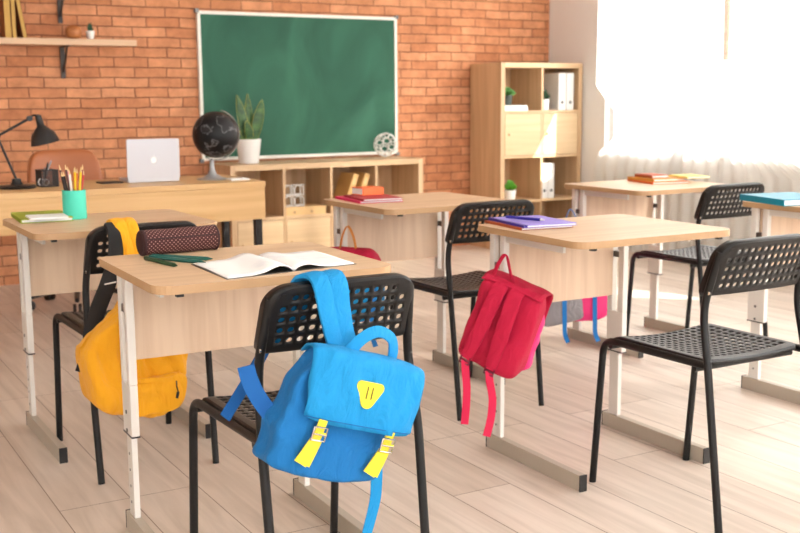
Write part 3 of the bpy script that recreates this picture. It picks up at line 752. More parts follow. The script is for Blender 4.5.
# ------------------------------------------------------------------ student desks
DL, DW, DH = .604, .546, .75
def make_desk(label):
    """origin: floor point under the far left corner; +x right, -y towards the sitter"""
    t = thing('school_desk', label, 'desk', (0, 0, 0), 0, 'student desks')
    bm = B(); prism(bm, rrect(0, DL, -DW, 0, .045, 6, (.03, .03, .05, .05)), DH-.020, DH, None, (0, 1, 0)); link('tabletop', bm, ['desk', 'edge'], t)
    bx('modesty_panel', 'deskz', t, .068, DL-.068, -.052, -.036, .475, .7295, bevel=.001)
    for s in (0, 1):
        X = lambda v: v if s == 0 else DL-v
        def bb(bm, a, b, *q):
            u, v = sorted((X(a), X(b))); box(bm, u, v, *q)
        yb, yf = -.022, -.104
        bm = B()   # sleeve: two bars, solid below
        bb(bm, .044, .066, yb-.026, yb, .42, .7295); bb(bm, .044, .066, yf, yf+.026, .42, .7295)
        bb(bm, .044, .066, yf, yb, .280, .42)
        lg = link('leg', bm, 'metal', t, bevel=.003)
        bm = B(); bb(bm, .047, .063, yb-.064, yb-.016, .05, .279); link('lower_post', bm, 'metal', lg, bevel=.002)
        bm = B(); bb(bm, .046, .064, yf+.0265, yb-.0265, .61, .63); link('cross_bracket', bm, 'steel', lg)
        bm = B()
        for z in (.09, .135, .18, .225): 
            lathe(bm, [(0, 0), (.004, 0), (.004, .0008), (0, .0008)], 10, Matrix.Translation((X(.0465), yb-.04, z)) @ Matrix.Rotation(R(-90 if s == 0 else 90), 4, 'Y'))
        for z in (.29, .34): lathe(bm, [(0, 0), (.0055, 0), (.0055, .002), (0, .002)], 10, Matrix.Translation((X(.0435), yb-.04, z)) @ Matrix.Rotation(R(-90 if s == 0 else 90), 4, 'Y'))
        link('adjustment_screws', bm, 'steel', lg)
        bm = B(); bb(bm, .0435, .0665, yf-.001, yb+.001, .277, .281); link('sleeve_end', bm, 'cap', lg)
        bm = B(); bb(bm, .042, .067, -.505, -.012, .0, .05); ft = link('foot_bar', bm, 'foot', lg, bevel=.002)
        bm = B(); bb(bm, .0415, .0675, -.509, -.5045, 0, .0505); link('end_cap', bm, 'cap', lg)
        bm = B(); bb(bm, .0415, .0675, -.0125, -.0085, 0, .0505); link('end_cap', bm, 'cap', lg)
        bm = B(); bb(bm, .050, .060, -.40, -.104, .700, .7295); link('top_rail', bm, 'metal', lg)
        bm = B(); bb(bm, .050, .066, -DW+.010, -DW+.026, .722, .7295); link('rail_clip', bm, 'cap', t)
    bx('cross_rail', 'steel', t, .06, DL-.06, -.100, -.080, .700, .7295)
    return t
desks = {}
d0 = make_desk('x')
SP = dict(A=(.729, 2.837, -1.53, 'student desk with the open magazine and brown pencil case, nearest the camera'),
          B=(.694, 3.978, .28, 'student desk with the turquoise pencil cup and lime notebook, at far left'),
          C=(1.951, 4.014, 1.2, 'student desk with the pink and orange books, in front of the low bookcase'),
          D=(1.965, 2.903, -.95, 'student desk with the purple notebook, crimson backpack at its side'),
          E=(3.252, 4.078, .33, 'student desk with the orange notebooks, near the curtain and tall bookcase'),
          F=(3.258, 2.988, 0, 'student desk with the teal book, cut by the right edge of the photo'))
DM = {}
for i, (k, (x, y, a, lab)) in enumerate(SP.items()):
    o = d0 if i == 0 else dup(d0)
    # rotate about the middle of the far edge
    a = R(a); m = Matrix.Translation((x+.3, y, 0)) @ Matrix.Rotation(a, 4, 'Z') @ Matrix.Translation((-.3, 0, 0))
    o.location = m.to_translation(); o.rotation_euler = (0, 0, a); o['label'] = lab; DM[k] = m

# ------------------------------------------------------------------ perforated chairs
def make_chair(label):
    """origin: floor between the front feet; -y is the back"""
    t = thing('school_chair', label, 'chair', (0, 0, 0), 0, 'black perforated chairs')
    def fb(u, v, d):
        q = (v+.085)/.17
        y = -.418-.052*q-.016*(1-(u/.2)**2)+d
        return (u*(1-.03*q), y, .636+.143*q+.004*(1-(u/.2)**2)*q)
    bm = B(); perforated(bm, 13, 5, .0238, .0272, .0073, fb, .172, .080, .079, .012, .046, skip=((0, 4), (12, 4)), steps=((.004, .004), (.006, .010), (.006, .032)))
    link('backrest', bm, 'black', t, smooth=35, solid=.004)
    def fs(u, v, d):
        y = -.235+v
        z = .467-.016*math.cos(min(1, abs(u)/.19)*PI/2)*(.6+.4*math.cos(v/.2*PI/2))-d-(.03*max(0, (v-.13)/.07)**2)
        return (u, y, z)
    bm = B(); perforated(bm, 13, 13, .0250, .0262, .0082, fs, .178, .196, .192, .03, .03, steps=((.002, .004), (.003, .012)))
    link('seat', bm, 'seat', t, smooth=35, solid=.003)
    for s in (-1, 1):
        bm = B(); tube(bm, [(s*.193, 0, .0), (s*.192, -.038, .449), (s*.186, -.44, .452)], .0105, 12, fr=.045); link('leg', bm, 'black', t, smooth=50)
        bm = B(); tube(bm, [(s*.184, -.502, 0), (s*.188, -.446, .44), (s*.180, -.412, .60), (s*.165, -.452, .755)], .0105, 12, fr=.05); lg = link('leg', bm, 'black', t, smooth=50)
        bm = B(); lathe(bm, [(0, 0), (.005, 0), (.005, .003), (0, .003)], 10, Matrix.Translation((s*.180, -.432, .645)) @ Matrix.Rotation(R(s*90), 4, 'Y')); link('bolt', bm, 'chrome', lg)
        bm = B(); tube(bm, [(s*.189, -.40, .452), (s*.165, -.40, .452)], .008, 8); link('seat_bracket', bm, 'black', t)
    bm = B(); tube(bm, [(-.187, -.395, .435), (.187, -.395, .435)], .009, 10); link('stretcher', bm, 'black', t, smooth=50)
    bm = B(); tube(bm, [(-.195, -.07, .435), (.195, -.07, .435)], .009, 10); link('stretcher', bm, 'black', t, smooth=50)
    return t
ch = make_chair('x')
CH = [((1.026, 2.466), 'black perforated chair carrying the blue backpack, in the foreground'),
      ((.988, 3.715), 'black perforated chair carrying the yellow backpack, at left'),
      ((2.281, 3.695), 'black perforated chair behind the crimson backpack, under the pink books desk'),
      ((2.284, 2.452), 'empty black perforated chair in the right foreground'),
      ((3.585, 3.765), 'black perforated chair with greyish seat behind the teal book, near the curtain')]
for i, ((x, y), lab) in enumerate(CH):
    o = ch if i == 0 else dup(ch)
    o.location = (x, y, 0); o['label'] = lab
    o.rotation_euler = (0, 0, R((0, 0, 0, 0, 0)[i]))

# ------------------------------------------------------------------ things on the desks
ZT = DH
# pencil case: a cylinder lying along x, with UVs for the dots
t = thing('pencil_case', 'maroon cylindrical pencil case with pale dots, on the nearest desk', 'pencil case', (.835, 2.800, ZT+.034), rot=(0, R(90), R(4)))
bm = B(); uvl = bm.loops.layers.uv.new('UVMap'); n = 40; rings = []; r0, L = .0335, .212
for k in range(9):
    z = L*k/8; rings.append([bm.verts.new(((r0+.0008*math.sin(k*2+i*.6))*math.cos(2*PI*i/n), r0*math.sin(2*PI*i/n), z)) for i in range(n)])
for k in range(8):
    for i in range(n):
        f = bm.faces.new((rings[k][i], rings[k][(i+1) % n], rings[k+1][(i+1) % n], rings[k+1][i]))
        for l, (a, b) in zip(f.loops, ((i, k), (i+1, k), (i+1, k+1), (i, k+1))): l[uvl].uv = (a/n*2*PI*r0, b/8*L)
link('body', bm, 'case', t, smooth=60)
bm = B(); lathe(bm, [(0, .004), (.022, .003), (.031, -.002), (r0+.0005, 0), (r0+.001, .002), (r0+.001, .006), (r0, .006)], 40); link('end_panel', bm, 'caseend', t, smooth=50)
bm = B(); lathe(bm, [(r0, L-.006), (r0+.001, L-.006), (r0+.001, L-.002), (r0+.0005, L), (.031, L+.002), (.022, L-.003), (0, L-.004)], 40); link('end_panel', bm, 'caseend', t, smooth=50)
bm = B(); tube(bm, [(-.012, -.0325, .004), (-.012, -.0325, L-.004)], .002, 6); link('zip', bm, 'caseend', t)
for m_, lab, a, b in (('green2', 'dark green pencil, the lowest of the three beside the pencil case', (.822, 2.722), (.848, 2.548)),
                      ('green', 'teal pencil lying in front of the pencil case, touching the magazine', (.838, 2.735), (.925, 2.560)),
                      ('green', 'teal pencil nearest the pencil case on the front desk', (.850, 2.750), (.962, 2.610))):
    pencil(m_, lab, (*a, ZT+.0056), (*b, ZT+.0056), .0054, tip=m_)

# open magazine, pages arching up from the spine
t = thing('magazine', 'open white magazine lying on the nearest desk', 'magazine', (0, 0, ZT))
def page(side):
    bm = B(); g = []
    sp0, sp1 = Vector((1.066, 2.344, 0)), Vector((1.079, 2.602, 0))
    o0, o1 = (Vector((.890, 2.318, 0)), Vector((.898, 2.575, 0))) if side < 0 else (Vector((1.240, 2.366, 0)), Vector((1.250, 2.618, 0)))
    for i in range(15):
        q = i/14; row = []
        for j in range(9):
            s = j/8; a = sp0.lerp(sp1, s); b = o0.lerp(o1, s); p = a.lerp(b, q)
            p.z = .0026+.014*math.exp(-((q-.20)/.20)**2)*(1 if side < 0 else .7)-(.014 if q == 0 else 0)*.5+.0015*math.sin(s*4+q*5)
            p.z = max(p.z, .0024); row.append(bm.verts.new(p))
        g.append(row)
    for i in range(14):
        for j in range(8): bm.faces.new((g[i][j], g[i+1][j], g[i+1][j+1], g[i][j+1]))
    bmesh.ops.recalc_face_normals(bm, faces=bm.faces); return bm
for s in (-1, 1): link('page', page(s), 'print', t, smooth=60, solid=.0022, off=0)
bm = B(); prism(bm, [(.886, 2.314), (1.066, 2.341), (1.244, 2.362), (1.253, 2.622), (1.079, 2.606), (.894, 2.579)], 0.0002, .0012); link('cover', bm, 'steel', t)

# desk B
book('lime green notebook lying open-edged on the far left desk', 'notebook', (.722, 3.775, ZT), .17, .27, .014, 'lime', R(-4), name='notebook')
book('small white pad on the lime notebook, far left desk', 'note pad', (.745, 3.735, ZT+.0145), .125, .12, .006, 'paper', R(-4), name='note_pad')
t = thing('pencil_cup', 'turquoise cup full of coloured pencils on the far left desk', 'cup', (.916, 3.835, ZT))
bm = B(); lathe(bm, [(0, 0), (.038, 0), (.040, .002), (.040, .100), (.0375, .100), (.0375, .006), (0, .006)], 32); link('body', bm, 'teal', t, smooth=40)
for k in range(13):
    a = k*2.4; rr = .010+.026*k/13
    c0 = Vector((.916+rr*.5*math.cos(a), 3.835+rr*.5*math.sin(a), ZT+.008)); c1 = Vector((.916+(rr*1.05+.016)*math.cos(a), 3.835+(rr*1.05+.008)*math.sin(a), ZT+.165+.030*((k*3) % 4)/4))
    nm = PENC[k % 8].name.split('_')[1]
    pencil(PENC[k % 8], 'sharpened %s pencil standing in the turquoise cup' % nm, c0, c1, .0040, group='coloured pencils in the turquoise cup')

# desk C
book('magenta notebook at the bottom of the pile, desk before the low bookcase', 'notebook', (1.988, 3.735, ZT), .185, .265, .010, 'bookpink', R(-5), name='notebook')
book('white workbook with dark red spine on the magenta notebook', 'notebook', (1.996, 3.722, ZT+.0105), .165, .225, .008, 'bookred', R(-7), name='notebook')
book('thick orange book on top of the pile, desk before the low bookcase', 'book', (2.066, 3.860, ZT+.019), .10, .09, .030, 'bookorange', R(3), name='book', spine='y')
pencil('darkred', 'dark red pencil at the right of the pink books', (2.170, 3.905, ZT+.004), (2.160, 3.720, ZT+.004), .0045, tip='darkred')

# desk D
book('orange-edged notebook under the purple one', 'notebook', (1.992, 2.690, ZT), .185, .245, .008, 'rust', R(-7), name='notebook')
book('lilac notebook with indigo spine on desk beside the crimson backpack', 'notebook', (1.996, 2.682, ZT+.0085), .185, .25, .008, 'purple', R(-9), name='notebook')
o = [c for c in bpy.data.objects if c.get('label', '').startswith('lilac notebook')][0]
bx('spine_tape', 'indigo', o, -.0008, .012, 0, .25, .0, .0084)
pencil('indigo', 'indigo pen lying across the lilac notebook', (2.075, 2.885, ZT+.0212), (2.115, 2.735, ZT+.0212), .0048, 'pen', tip='white')

# desk E
book('rust notebook at the bottom of the pile on desk by the curtain', 'notebook', (3.560, 3.790, ZT), .19, .25, .010, 'bookorange', R(-14), name='notebook')
book('amber notebook in the middle of the pile on desk by the curtain', 'notebook', (3.575, 3.800, ZT+.0105), .18, .22, .012, 'amber', R(-8), name='notebook')
book('straw yellow open-edged book at the right of the orange pile', 'book', (3.722, 3.735, ZT+.0235), .12, .17, .008, 'yellowcover', R(-14), name='book')
book('small dark orange book on top of the pile by the curtain', 'book', (3.600, 3.840, ZT+.0235), .09, .15, .014, 'rust', R(-10), name='book')

# desk F
book('teal hardback book on the right edge desk', 'book', (3.236, 2.755, ZT), .24, .275, .024, 'tealbook', R(-13), name='book')
book('closed white notebook beside the teal book on the right edge desk', 'notebook', (3.34, 2.575, ZT), .19, .13, .012, 'paper', R(-8), name='notebook')

# ------------------------------------------------------------------ blue backpack on the foreground chair
def frame(loc, tilt, yaw=0, pitch=0):
    return Matrix.Translation(loc) @ Matrix.Rotation(yaw, 4, 'Z') @ Matrix.Rotation(pitch, 4, 'X') @ Matrix.Rotation(tilt, 4, 'Y')
def blue_bag():
    mt = frame((.947, 1.905, .5325), R(17.5), R(-2), R(-3))
    t = thing('backpack', 'bright blue canvas backpack with yellow buckled straps, hung on the foreground chair', 'backpack', mt.to_translation())
    t.rotation_euler = mt.to_euler(); inv = mt.inverted()
    W = lambda x, y, z: inv @ Vector((x, y, z))
    def body(x, y, z, p):
        k = 1+.06*max(0, -z)-.16*max(0, z)
        q = Vector((p.x*k+.016*z+.006, p.y*(1+.15*max(0, -z)-.30*max(0, z)), p.z))
        q.z += -.012*(1-x*x)*(1 if z < -.6 else 0)
        if x < -.4: q.x += -.010*math.cos(z*1.2)+.005*math.sin(z*9+1)     # gathered side gusset
        q.y += .006*max(0, 1-abs(z+.35)*6)*(abs(x) < .95)
        q += Vector((wrinkle(q, .006, 22, 1), wrinkle(q, .011, 15, 4)+wrinkle(q, .005, 38, 2), wrinkle(q, .004, 20, 9)))
        return q
    bm = B(); softbox(bm, .236, .104, .240, 9, 30, body); link('body', bm, 'blue_shaded', t, smooth=180)
    # flap: over the top and down the front
    prof = smooth_path([(.040, .118), (.0, .130), (-.040, .129), (-.062, .116), (-.069, .08), (-.071, .03), (-.070, -.018)], 4)
    bm = B(); g = []
    nu = 30
    for j, p in enumerate(prof):
        row = []; s = j/(len(prof)-1)
        hw = .112+.014*min(1, s*2.2)-.004*s; cx = .026+.004*s
        for i in range(nu+1):
            u = -1+2*i/nu
            drop = .010*max(0, s-.75)*4*(abs(u)**6)*-1
            x = cx+u*hw; y = p.x; z = p.y
            if s > .35: y -= .006*math.cos(u*PI*.5); 
            y += (u**6)*.012*(1 if s > .25 else .3)
            z -= (u**4)*.012*max(0, 1-s*1.5)
            z -= drop
            y += wrinkle((x, y, z), .011, 16, 3)+wrinkle((x*2, y, z*.7), .008, 28, 8)
            row.append(bm.verts.new((x, y, z)))
        g.append(row)
    for j in range(len(prof)-1):
        for i in range(nu): bm.faces.new((g[j][i], g[j][i+1], g[j+1][i+1], g[j+1][i]))
    bmesh.ops.recalc_face_normals(bm, faces=bm.faces)
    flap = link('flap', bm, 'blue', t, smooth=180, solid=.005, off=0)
    # stitched hem line of the flap
    bm = B(); tube(bm, [g2 for g2 in [Vector((-.09+.236*k/20, -.0785+.012*abs(-1+2*k/20)**6-.003*math.cos((-1+2*k/20)*PI*.5), -.009)) for k in range(21)]], .0009, 5); link('hem_stitch', bm, 'blue_web', flap)
    # yellow patch: rounded triangle with two slits
    def tri(s):
        pts = []
        for (cx, cy, a0, a1, r) in ((.0195, .013, -20, 100, .0095), (-.0195, .013, 80, 200, .0095), (0, -.014, 205, 335, .014)):
            for k in range(7): a = R(a0+(a1-a0)*k/6); pts.append(((cx+r*math.cos(a))*s, (cy+r*math.sin(a))*s))
        return pts
    pm = Matrix.Translation((.0245, -.0815, .056)) @ Matrix.Rotation(R(90), 4, 'X')
    bm = B(); prism(bm, tri(1.06), -.001, .0028, pm); pa = link('leather_patch', bm, 'yellowpatch', t, bevel=.0008)
    bm = B(); box(bm, -.0065, -.0045, .003, .0045, -.010, .014); box(bm, .0045, .0065, .003, .0045, -.010, .014)
    bmesh.ops.transform(bm, matrix=Matrix.Translation((.0245, -.0885, .056)), verts=bm.verts); link('slits', bm, 'yellowdark', pa)
    for sx in (-.056, .096):
        bm = B(); ribbon(bm, [(sx, -.077, -.010), (sx-.003, -.076, -.035), (sx-.012, -.078, -.06), (sx-.027, -.077, -.100)], [.018, .018, .022, .028], .003, (1, 0, -.3), 5); st = link('buckle_strap', bm, 'yellowpatch', t, smooth=40)
        bm = B(); ribbon(bm, [(sx+.002, -.074, -.05), (sx-.004, -.072, -.07), (sx-.014, -.071, -.102)], [.014, .018, .022], .0025, (1, 0, -.3), 5); link('strap_tail', bm, 'yellowpatch', st, smooth=40)
        bm = B(); q = [(sx-.018, -.0845, -.024), (sx+.010, -.0845, -.024), (sx+.008, -.0845, -.050), (sx-.020, -.0845, -.050), (sx-.018, -.0845, -.024)]
        tube(bm, q, .0024, 6); tube(bm, [(sx-.018, -.086, -.038), (sx+.009, -.086, -.038)], .0016, 6); link('buckle', bm, 'chrome', st, smooth=60)
        bm = B(); ribbon(bm, [(sx-.010, -.0845, -.036), (sx+.010, -.0845, -.036)], .005, .003, (0, 0, 1), 1); link('keeper', bm, 'yellowpatch', st)
    # haul handle
    bm = B(); ribbon(bm, [(-.030, -.030, .105), (-.012, -.030, .128), (.010, -.032, .160), (.042, -.028, .178), (.078, -.020, .170), (.094, -.012, .145), (.097, -.006, .118)], .024, .004, [(1, -.3, -.1), (1, -.3, -.4), (.7, -.4, -.7), (.1, -.5, -1), (-.6, -.4, -.7), (-1, -.3, -.2), (-1, -.3, 0)], 7, .3); link('handle', bm, 'blue', t, smooth=60)
    # two padded shoulder straps over the back rest (world path)
    for k, (x0, x1, sd) in enumerate(((.966, .956, .0), (.997, .995, .001))):
        wp = [(x0, 1.925, .655), (x0-.003, 1.940, .690), ((x0+x1)/2, 1.958+sd, .735), (x1, 1.966+sd, .778), (x1-.003, 1.990, .798), (x1-.012, 2.028, .790), (x1-.035, 2.042, .745), (x1-.055, 2.055, .700), (.888+.01*k, 2.072, .650), (.872+.01*k, 2.085, .635)]
        bm = B(); ribbon(bm, [W(*q) for q in wp], [.034, .034, .036, .037, .037, .037, .036, .034, .026, .022], .008, (inv.to_3x3() @ Vector((1, .0, .12))), 7, .25); link('shoulder_strap', bm, 'blue', t, smooth=60)
    # webbing to the lower left
    wp = [(.888, 2.085, .655), (.868, 2.082, .622), (.825, 2.066, .572), (.768, 2.045, .512)]
    bm = B(); ribbon(bm, [W(*q) for q in wp], .026, .002, (inv.to_3x3() @ Vector((1, 0, -.9))), 5); link('webbing', bm, 'blue_web', t)
    wp = [(.788, 1.972, .634), (.792, 1.962, .605), (.805, 1.945, .568), (.838, 1.925, .515)]
    bm = B(); ribbon(bm, [W(*q) for q in wp], .034, .002, (inv.to_3x3() @ Vector((1, -.2, .4))), 5); link('webbing', bm, 'blue_web', t)
    wp = [(1.055, 1.925, .415), (1.060, 1.935, .36), (1.058, 1.94, .31), (1.040, 1.945, .24), (1.030, 1.945, .215)]
    bm = B(); ribbon(bm, [W(*q) for q in wp], [.026, .026, .025, .022, .012], .002, (inv.to_3x3() @ Vector((1, -.1, 0))), 5); link('webbing', bm, 'blue', t)
blue_bag()

# ------------------------------------------------------------------ crimson backpack on desk D (its back and straps towards us)
def pink_bag():
    # local: x along the bag's width, -y faces the viewer (strap side), z up
    mt = frame((1.935, 2.706, .457), R(20), R(-54), R(2))
    t = thing('backpack', 'crimson backpack showing its shoulder straps, hung on the desk with the purple notebook', 'backpack', mt.to_translation())
    t.rotation_euler = mt.to_euler(); inv = mt.inverted()
    def body(x, y, z, p):
        k = 1+.06*max(0, -z)
        q = Vector((p.x*k, p.y*(1+.2*max(0, -z)), p.z))
        q += Vector((wrinkle(q, .008, 14, 2), wrinkle(q, .012, 13, 6), wrinkle(q, .005, 16, 3)))
        return q
    bm = B(); softbox(bm, .204, .100, .282, 7, 20, body); link('body', bm, 'pink', t, smooth=180)
    # bright front pocket / side gusset
    bm = B(); softbox(bm, .196, .066, .225, 5, 14, lambda x, y, z, p: p+Vector((wrinkle(p, .012, 26, 5), wrinkle(p, .010, 22, 2), wrinkle(p, .008, 20, 7)))); link('front_pocket', bm, 'pinkl', t, smooth=180, loc=(.012, .060, -.035))
    # flap hanging over the far side, hem visible at right
    bm = B(); g = []
    prof = smooth_path([(-.050, .136), (-.02, .147), (.04, .146), (.085, .128), (.102, .08), (.104, .01)], 4)
    for j, p in enumerate(prof):
        row = []
        for i in range(17):
            u = -1+2*i/16; v = Vector((u*.099, p.x, p.y-(abs(u)**5)*.006)); v.y += wrinkle(v, .006, 20, 4); v.x += wrinkle(v, .004, 20, 1); row.append(bm.verts.new(v))
        g.append(row)
    for j in range(len(prof)-1):
        for i in range(16): bm.faces.new((g[j][i], g[j][i+1], g[j+1][i+1], g[j+1][i]))
    bmesh.ops.recalc_face_normals(bm, faces=bm.faces); link('flap', bm, 'pink', t, smooth=180, solid=.005)
    for sx, b in ((-.034, -.058), (.022, .026)):
        bm = B(); ribbon(bm, [(sx, -.050, .136), (sx-.002, -.062, .11), (sx+(b-sx)*.3, -.071, .03), (sx+(b-sx)*.7, -.072, -.06), (b, -.070, -.122)], [.042, .046, .046, .042, .034], .009, (1, 0, 0), 7, .25); s = link('shoulder_strap', bm, 'pink', t, smooth=60)
        bm = B(); x = b; q = [(x-.015, -.074, -.118), (x+.015, -.074, -.118), (x+.015, -.074, -.140), (x-.015, -.074, -.140), (x-.015, -.074, -.118)]; tube(bm, q, .003, 6); box(bm, x-.015, x+.015, -.077, -.071, -.132, -.126); link('slider', bm, 'darkred', s)
        w0 = mt @ Vector((b, -.074, -.128)); a1 = .004 if sx < 0 else .010
        pp = [w0, w0+Vector((.0, -.002, -.03)), w0+Vector((a1, -.004, -.09)), w0+Vector((a1*.4, -.004, -.15)), w0+Vector((-.004 if sx < 0 else -.012, -.004, -.205))]
        bm = B(); ribbon(bm, [inv @ q for q in pp], .024, .002, inv.to_3x3() @ Vector((.8, -.45, 0)), 5); link('webbing', bm, 'pinkw', s)
    # loop handle over the hook
    bm = B(); ribbon(bm, [(-.074, -.03, .134), (-.074, -.026, .165), (-.070, -.016, .205), (-.062, -.012, .214), (-.052, -.014, .206), (-.026, -.02, .168), (-.002, -.022, .136)], .018, .003, [(.9, -1, 0)]*7, 6, .2); link('handle', bm, 'pink', t, smooth=60)
    bm = B(); box(bm, -.095, .095, -.0535, -.047, -.112, -.108); link('back_seam', bm, 'pink', t)
pink_bag()

# ------------------------------------------------------------------ yellow backpack on chair B
def yellow_bag():
    t = thing('backpack', 'golden yellow backpack slumped on the left chair behind the nearest desk', 'backpack', (.905, 3.10, .39))
    def lerp(tab, z):
        for (a, u), (b2, v) in zip(tab, tab[1:]):
            if z <= b2: return u+(v-u)*(z-a)/(b2-a)
        return tab[-1][1]
    def body(x, y, z, p):
        hw = lerp([(-1, .096), (-.8, .122), (-.3, .142), (.0, .147), (.25, .110), (.5, .066), (.75, .040), (1, .026)], z)
        cx = lerp([(-1, -.040), (-.3, -.024), (0, -.014), (.5, .012), (1, .008)], z)
        q = Vector((x*hw*1.04+cx, y*(.075-.045*max(0, z)), z*.206+.058))
        q.z -= .016*x*(1 if z < 0 else .3)
        q += Vector((wrinkle(q, .014, 11, 2), wrinkle(q, .030, 9, 6), wrinkle(q, .010, 14, 3)))
        c = abs(noise.noise(Vector((q.x*16+q.z*6, q.y*4, q.z*5-q.x*4)))); q.y += (.014*max(0, .35-c)/.35)*(1 if y < 0 else -1)
        return q
    bm = B(); softbox(bm, .285, .150, .335, 7, 30, body); link('body', bm, 'yellow', t, smooth=180)
    # front pocket with top band
    bm = B(); softbox(bm, .158, .050, .112, 6, 18, lambda x, y, z, p: Vector((p.x*(1+.1*z), p.y, p.z+.010*x))+Vector((wrinkle(p, .012, 16, 3), wrinkle(p, .014, 16, 8), wrinkle(p, .006, 16, 5)))); link('front_pocket', bm, 'yellow', t, smooth=180, loc=(.026, -.066, -.084), rot=(0, R(4), 0))
    bm = B(); ribbon(bm, [(-.050, -.088, -.030), (.0, -.096, -.032), (.06, -.092, -.038), (.104, -.068, -.026)], .014, .004, (0, 0, 1), 6); link('pocket_hem', bm, 'yellow', t, smooth=60)
    bm = B(); tube(bm, [(.080, -.092, -.046), (.078, -.098, -.06), (.082, -.098, -.078)], .0018, 6); tube(bm, [(.082, -.098, -.078), (.078, -.096, -.096)], .0045, 8); link('zip_pull', bm, 'cap', t)
    # yellow band over the back rest
    bm = B(); W = lambda *a: Vector(a)-Vector((.905, 3.10, .39))
    ribbon(bm, [W(.90, 3.13, .60), W(.910, 3.17, .65), W(.912, 3.19, .71), W(.902, 3.197, .76), W(.896, 3.212, .792), W(.888, 3.245, .800), W(.882, 3.275, .77)], .034, .008, [(1, 0, .1)]*7, 6, .3); link('shoulder_strap', bm, 'yellow', t, smooth=60)
    bm = B(); ribbon(bm, [W(.93, 3.13, .60), W(.940, 3.17, .65), W(.944, 3.19, .71), W(.936, 3.197, .76), W(.930, 3.212, .792), W(.922, 3.245, .800), W(.916, 3.275, .77)], .032, .008, [(1, 0, .1)]*7, 6, .3); link('shoulder_strap', bm, 'yellow', t, smooth=60)
    bm = B(); ribbon(bm, [W(.870, 3.225, .792), W(.874, 3.195, .765), W(.872, 3.185, .70), W(.845, 3.175, .625), W(.812, 3.165, .560), W(.785, 3.155, .500), W(.778, 3.15, .465)], [.034, .036, .044, .046, .046, .046, .044], .010, (1, 0, -.15), 6, .2); s = link('back_strap', bm, 'blackweb', t, smooth=60)
    bm = B(); ribbon(bm, [W(.830, 3.164, .622), W(.866, 3.166, .626)], .004, .002, (0, -.2, 1), 1); link('white_stitch', bm, 'white', s)
    bm = B(); ribbon(bm, [W(.775, 3.15, .47), W(.758, 3.14, .43), W(.735, 3.13, .378)], .024, .002, (1, 0, -.3), 5); link('webbing', bm, 'blackweb', t)
yellow_bag()

# ------------------------------------------------------------------ bags hung on the desks behind
def side_bag(label, loc, yaw, w, d, h, body, bottom, web, handle, strapx, bw, bh, bxo):
    t = thing('backpack', label, 'backpack', loc, yaw)
    bm = B(); softbox(bm, w, d, h, 6, 14, lambda x, y, z, p: p+Vector((wrinkle(p, .010, 14, 2), wrinkle(p, .010, 13, 6), wrinkle(p, .006, 16, 3)))); link('body', bm, body, t, smooth=180)
    bm = B(); softbox(bm, w*bw, d*1.03, bh, 6, 8, lambda x, y, z, p: p+Vector((0, 0, .02*x))); link('base_panel', bm, bottom, t, smooth=180, loc=(bxo, -.006, -h/2+bh/2-.005))
    for sx in strapx:
        bm = B(); ribbon(bm, [(sx, -d*.42, h*.35), (sx+.004, -d*.58, 0), (sx-.004, -d*.56, -h/2+.02), (sx-.006, -d*.5, -h/2-.05), (sx+.006, -d*.5, -h/2-.09)], .020, .002, (1, 0, 0), 6); link('webbing', bm, web, t)
    bm = B(); ribbon(bm, [(-.035, 0, h/2-.01), (-.022, 0, h/2+.05), (0, 0, h/2+.088), (.022, 0, h/2+.05), (.035, 0, h/2-.01)], .020, .003, (0, 1, 0), 6); link('handle', bm, handle, t)
    t.rotation_euler = (0, R(-4 if w > .305 else 0), yaw)
    return t
side_bag('hot pink and grey backpack with blue straps, hung on desk by the curtain, half hidden', (3.150, 3.850, .355), R(-38), .31, .16, .42, 'pinkl', 'greybag', 'skyweb', 'skyweb', (-.05, .085), .66, .13, -.055)
side_bag('crimson backpack with an orange loop handle, hung on desk before the low bookcase', (1.965, 3.80, .425), R(-45), .25, .11, .29, 'pink', 'blue', 'skyweb', 'orangeweb', (-.07, .12), .98, .20, .02)

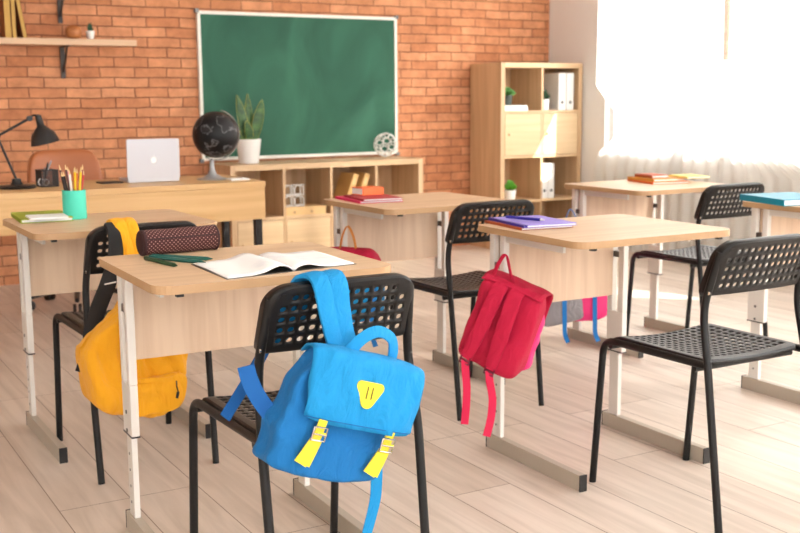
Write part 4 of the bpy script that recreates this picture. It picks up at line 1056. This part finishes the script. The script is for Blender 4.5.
# ------------------------------------------------------------------ light
w = bpy.data.worlds.new('World'); S.world = w; w.use_nodes = True
nt = w.node_tree; bg = nt.nodes['Background']
bg.inputs['Color'].default_value = (.93, .96, 1, 1); bg.inputs['Strength'].default_value = 5.2
def area(name, loc, rot, sx, sy, power, col=(.96, .98, 1)):
    l = bpy.data.lights.new(name, 'AREA'); l.shape = 'RECTANGLE'; l.size = sx; l.size_y = sy; l.energy = power; l.color = col
    o = bpy.data.objects.new(name, l); C.objects.link(o); o.location = loc; o.rotation_euler = rot; return o
# added fill lamps at unseen windows, right wall and behind the camera
area('fill_area_mid', (XR+.18, 1.55, 1.69), (0, R(90), 0), 1.84, 2.05, 150)
area('fill_area_near', (XR+.18, -1.15, 1.69), (0, R(90), 0), 1.84, 1.85, 110)
area('fill_area_back', (1.0, YB-.02, 1.7), (R(90), 0, 0), 5.0, 1.75, 42)
sl = bpy.data.lights.new('sun', 'SUN'); sl.energy = 16; sl.angle = R(.8); sl.color = (1, .95, .86)
so = bpy.data.objects.new('sun', sl); C.objects.link(so)
so.rotation_euler = Vector((-1, 1.0, -.80)).to_track_quat('-Z', 'Y').to_euler()

# ------------------------------------------------------------------ camera (about 49 mm, eye height 1.16 m)
cam = bpy.data.cameras.new('camera'); co = bpy.data.objects.new('camera', cam); C.objects.link(co); S.camera = co
yaw, pit, roll = R(30.093), R(8.783), R(-.452)
fw = Vector((math.sin(yaw)*math.cos(pit), math.cos(yaw)*math.cos(pit), -math.sin(pit)))
r_ = Vector((math.cos(yaw), -math.sin(yaw), 0)); u_ = r_.cross(fw)
r2 = r_*math.cos(roll)+u_*math.sin(roll); u2 = -r_*math.sin(roll)+u_*math.cos(roll)
co.matrix_world = Matrix(((r2.x, u2.x, -fw.x, 0), (r2.y, u2.y, -fw.y, 0), (r2.z, u2.z, -fw.z, 1.1555), (0, 0, 0, 1)))
cam.sensor_width = 36; cam.lens = 1088.95/800*36; cam.clip_start = .05
cam.dof.use_dof = True; cam.dof.focus_distance = 2.5; cam.dof.aperture_fstop = 6.3
S.view_settings.view_transform = 'Standard'; S.view_settings.look = 'None'; S.view_settings.gamma = 1
S.view_settings.use_curve_mapping = False; S.view_settings.exposure = -.02
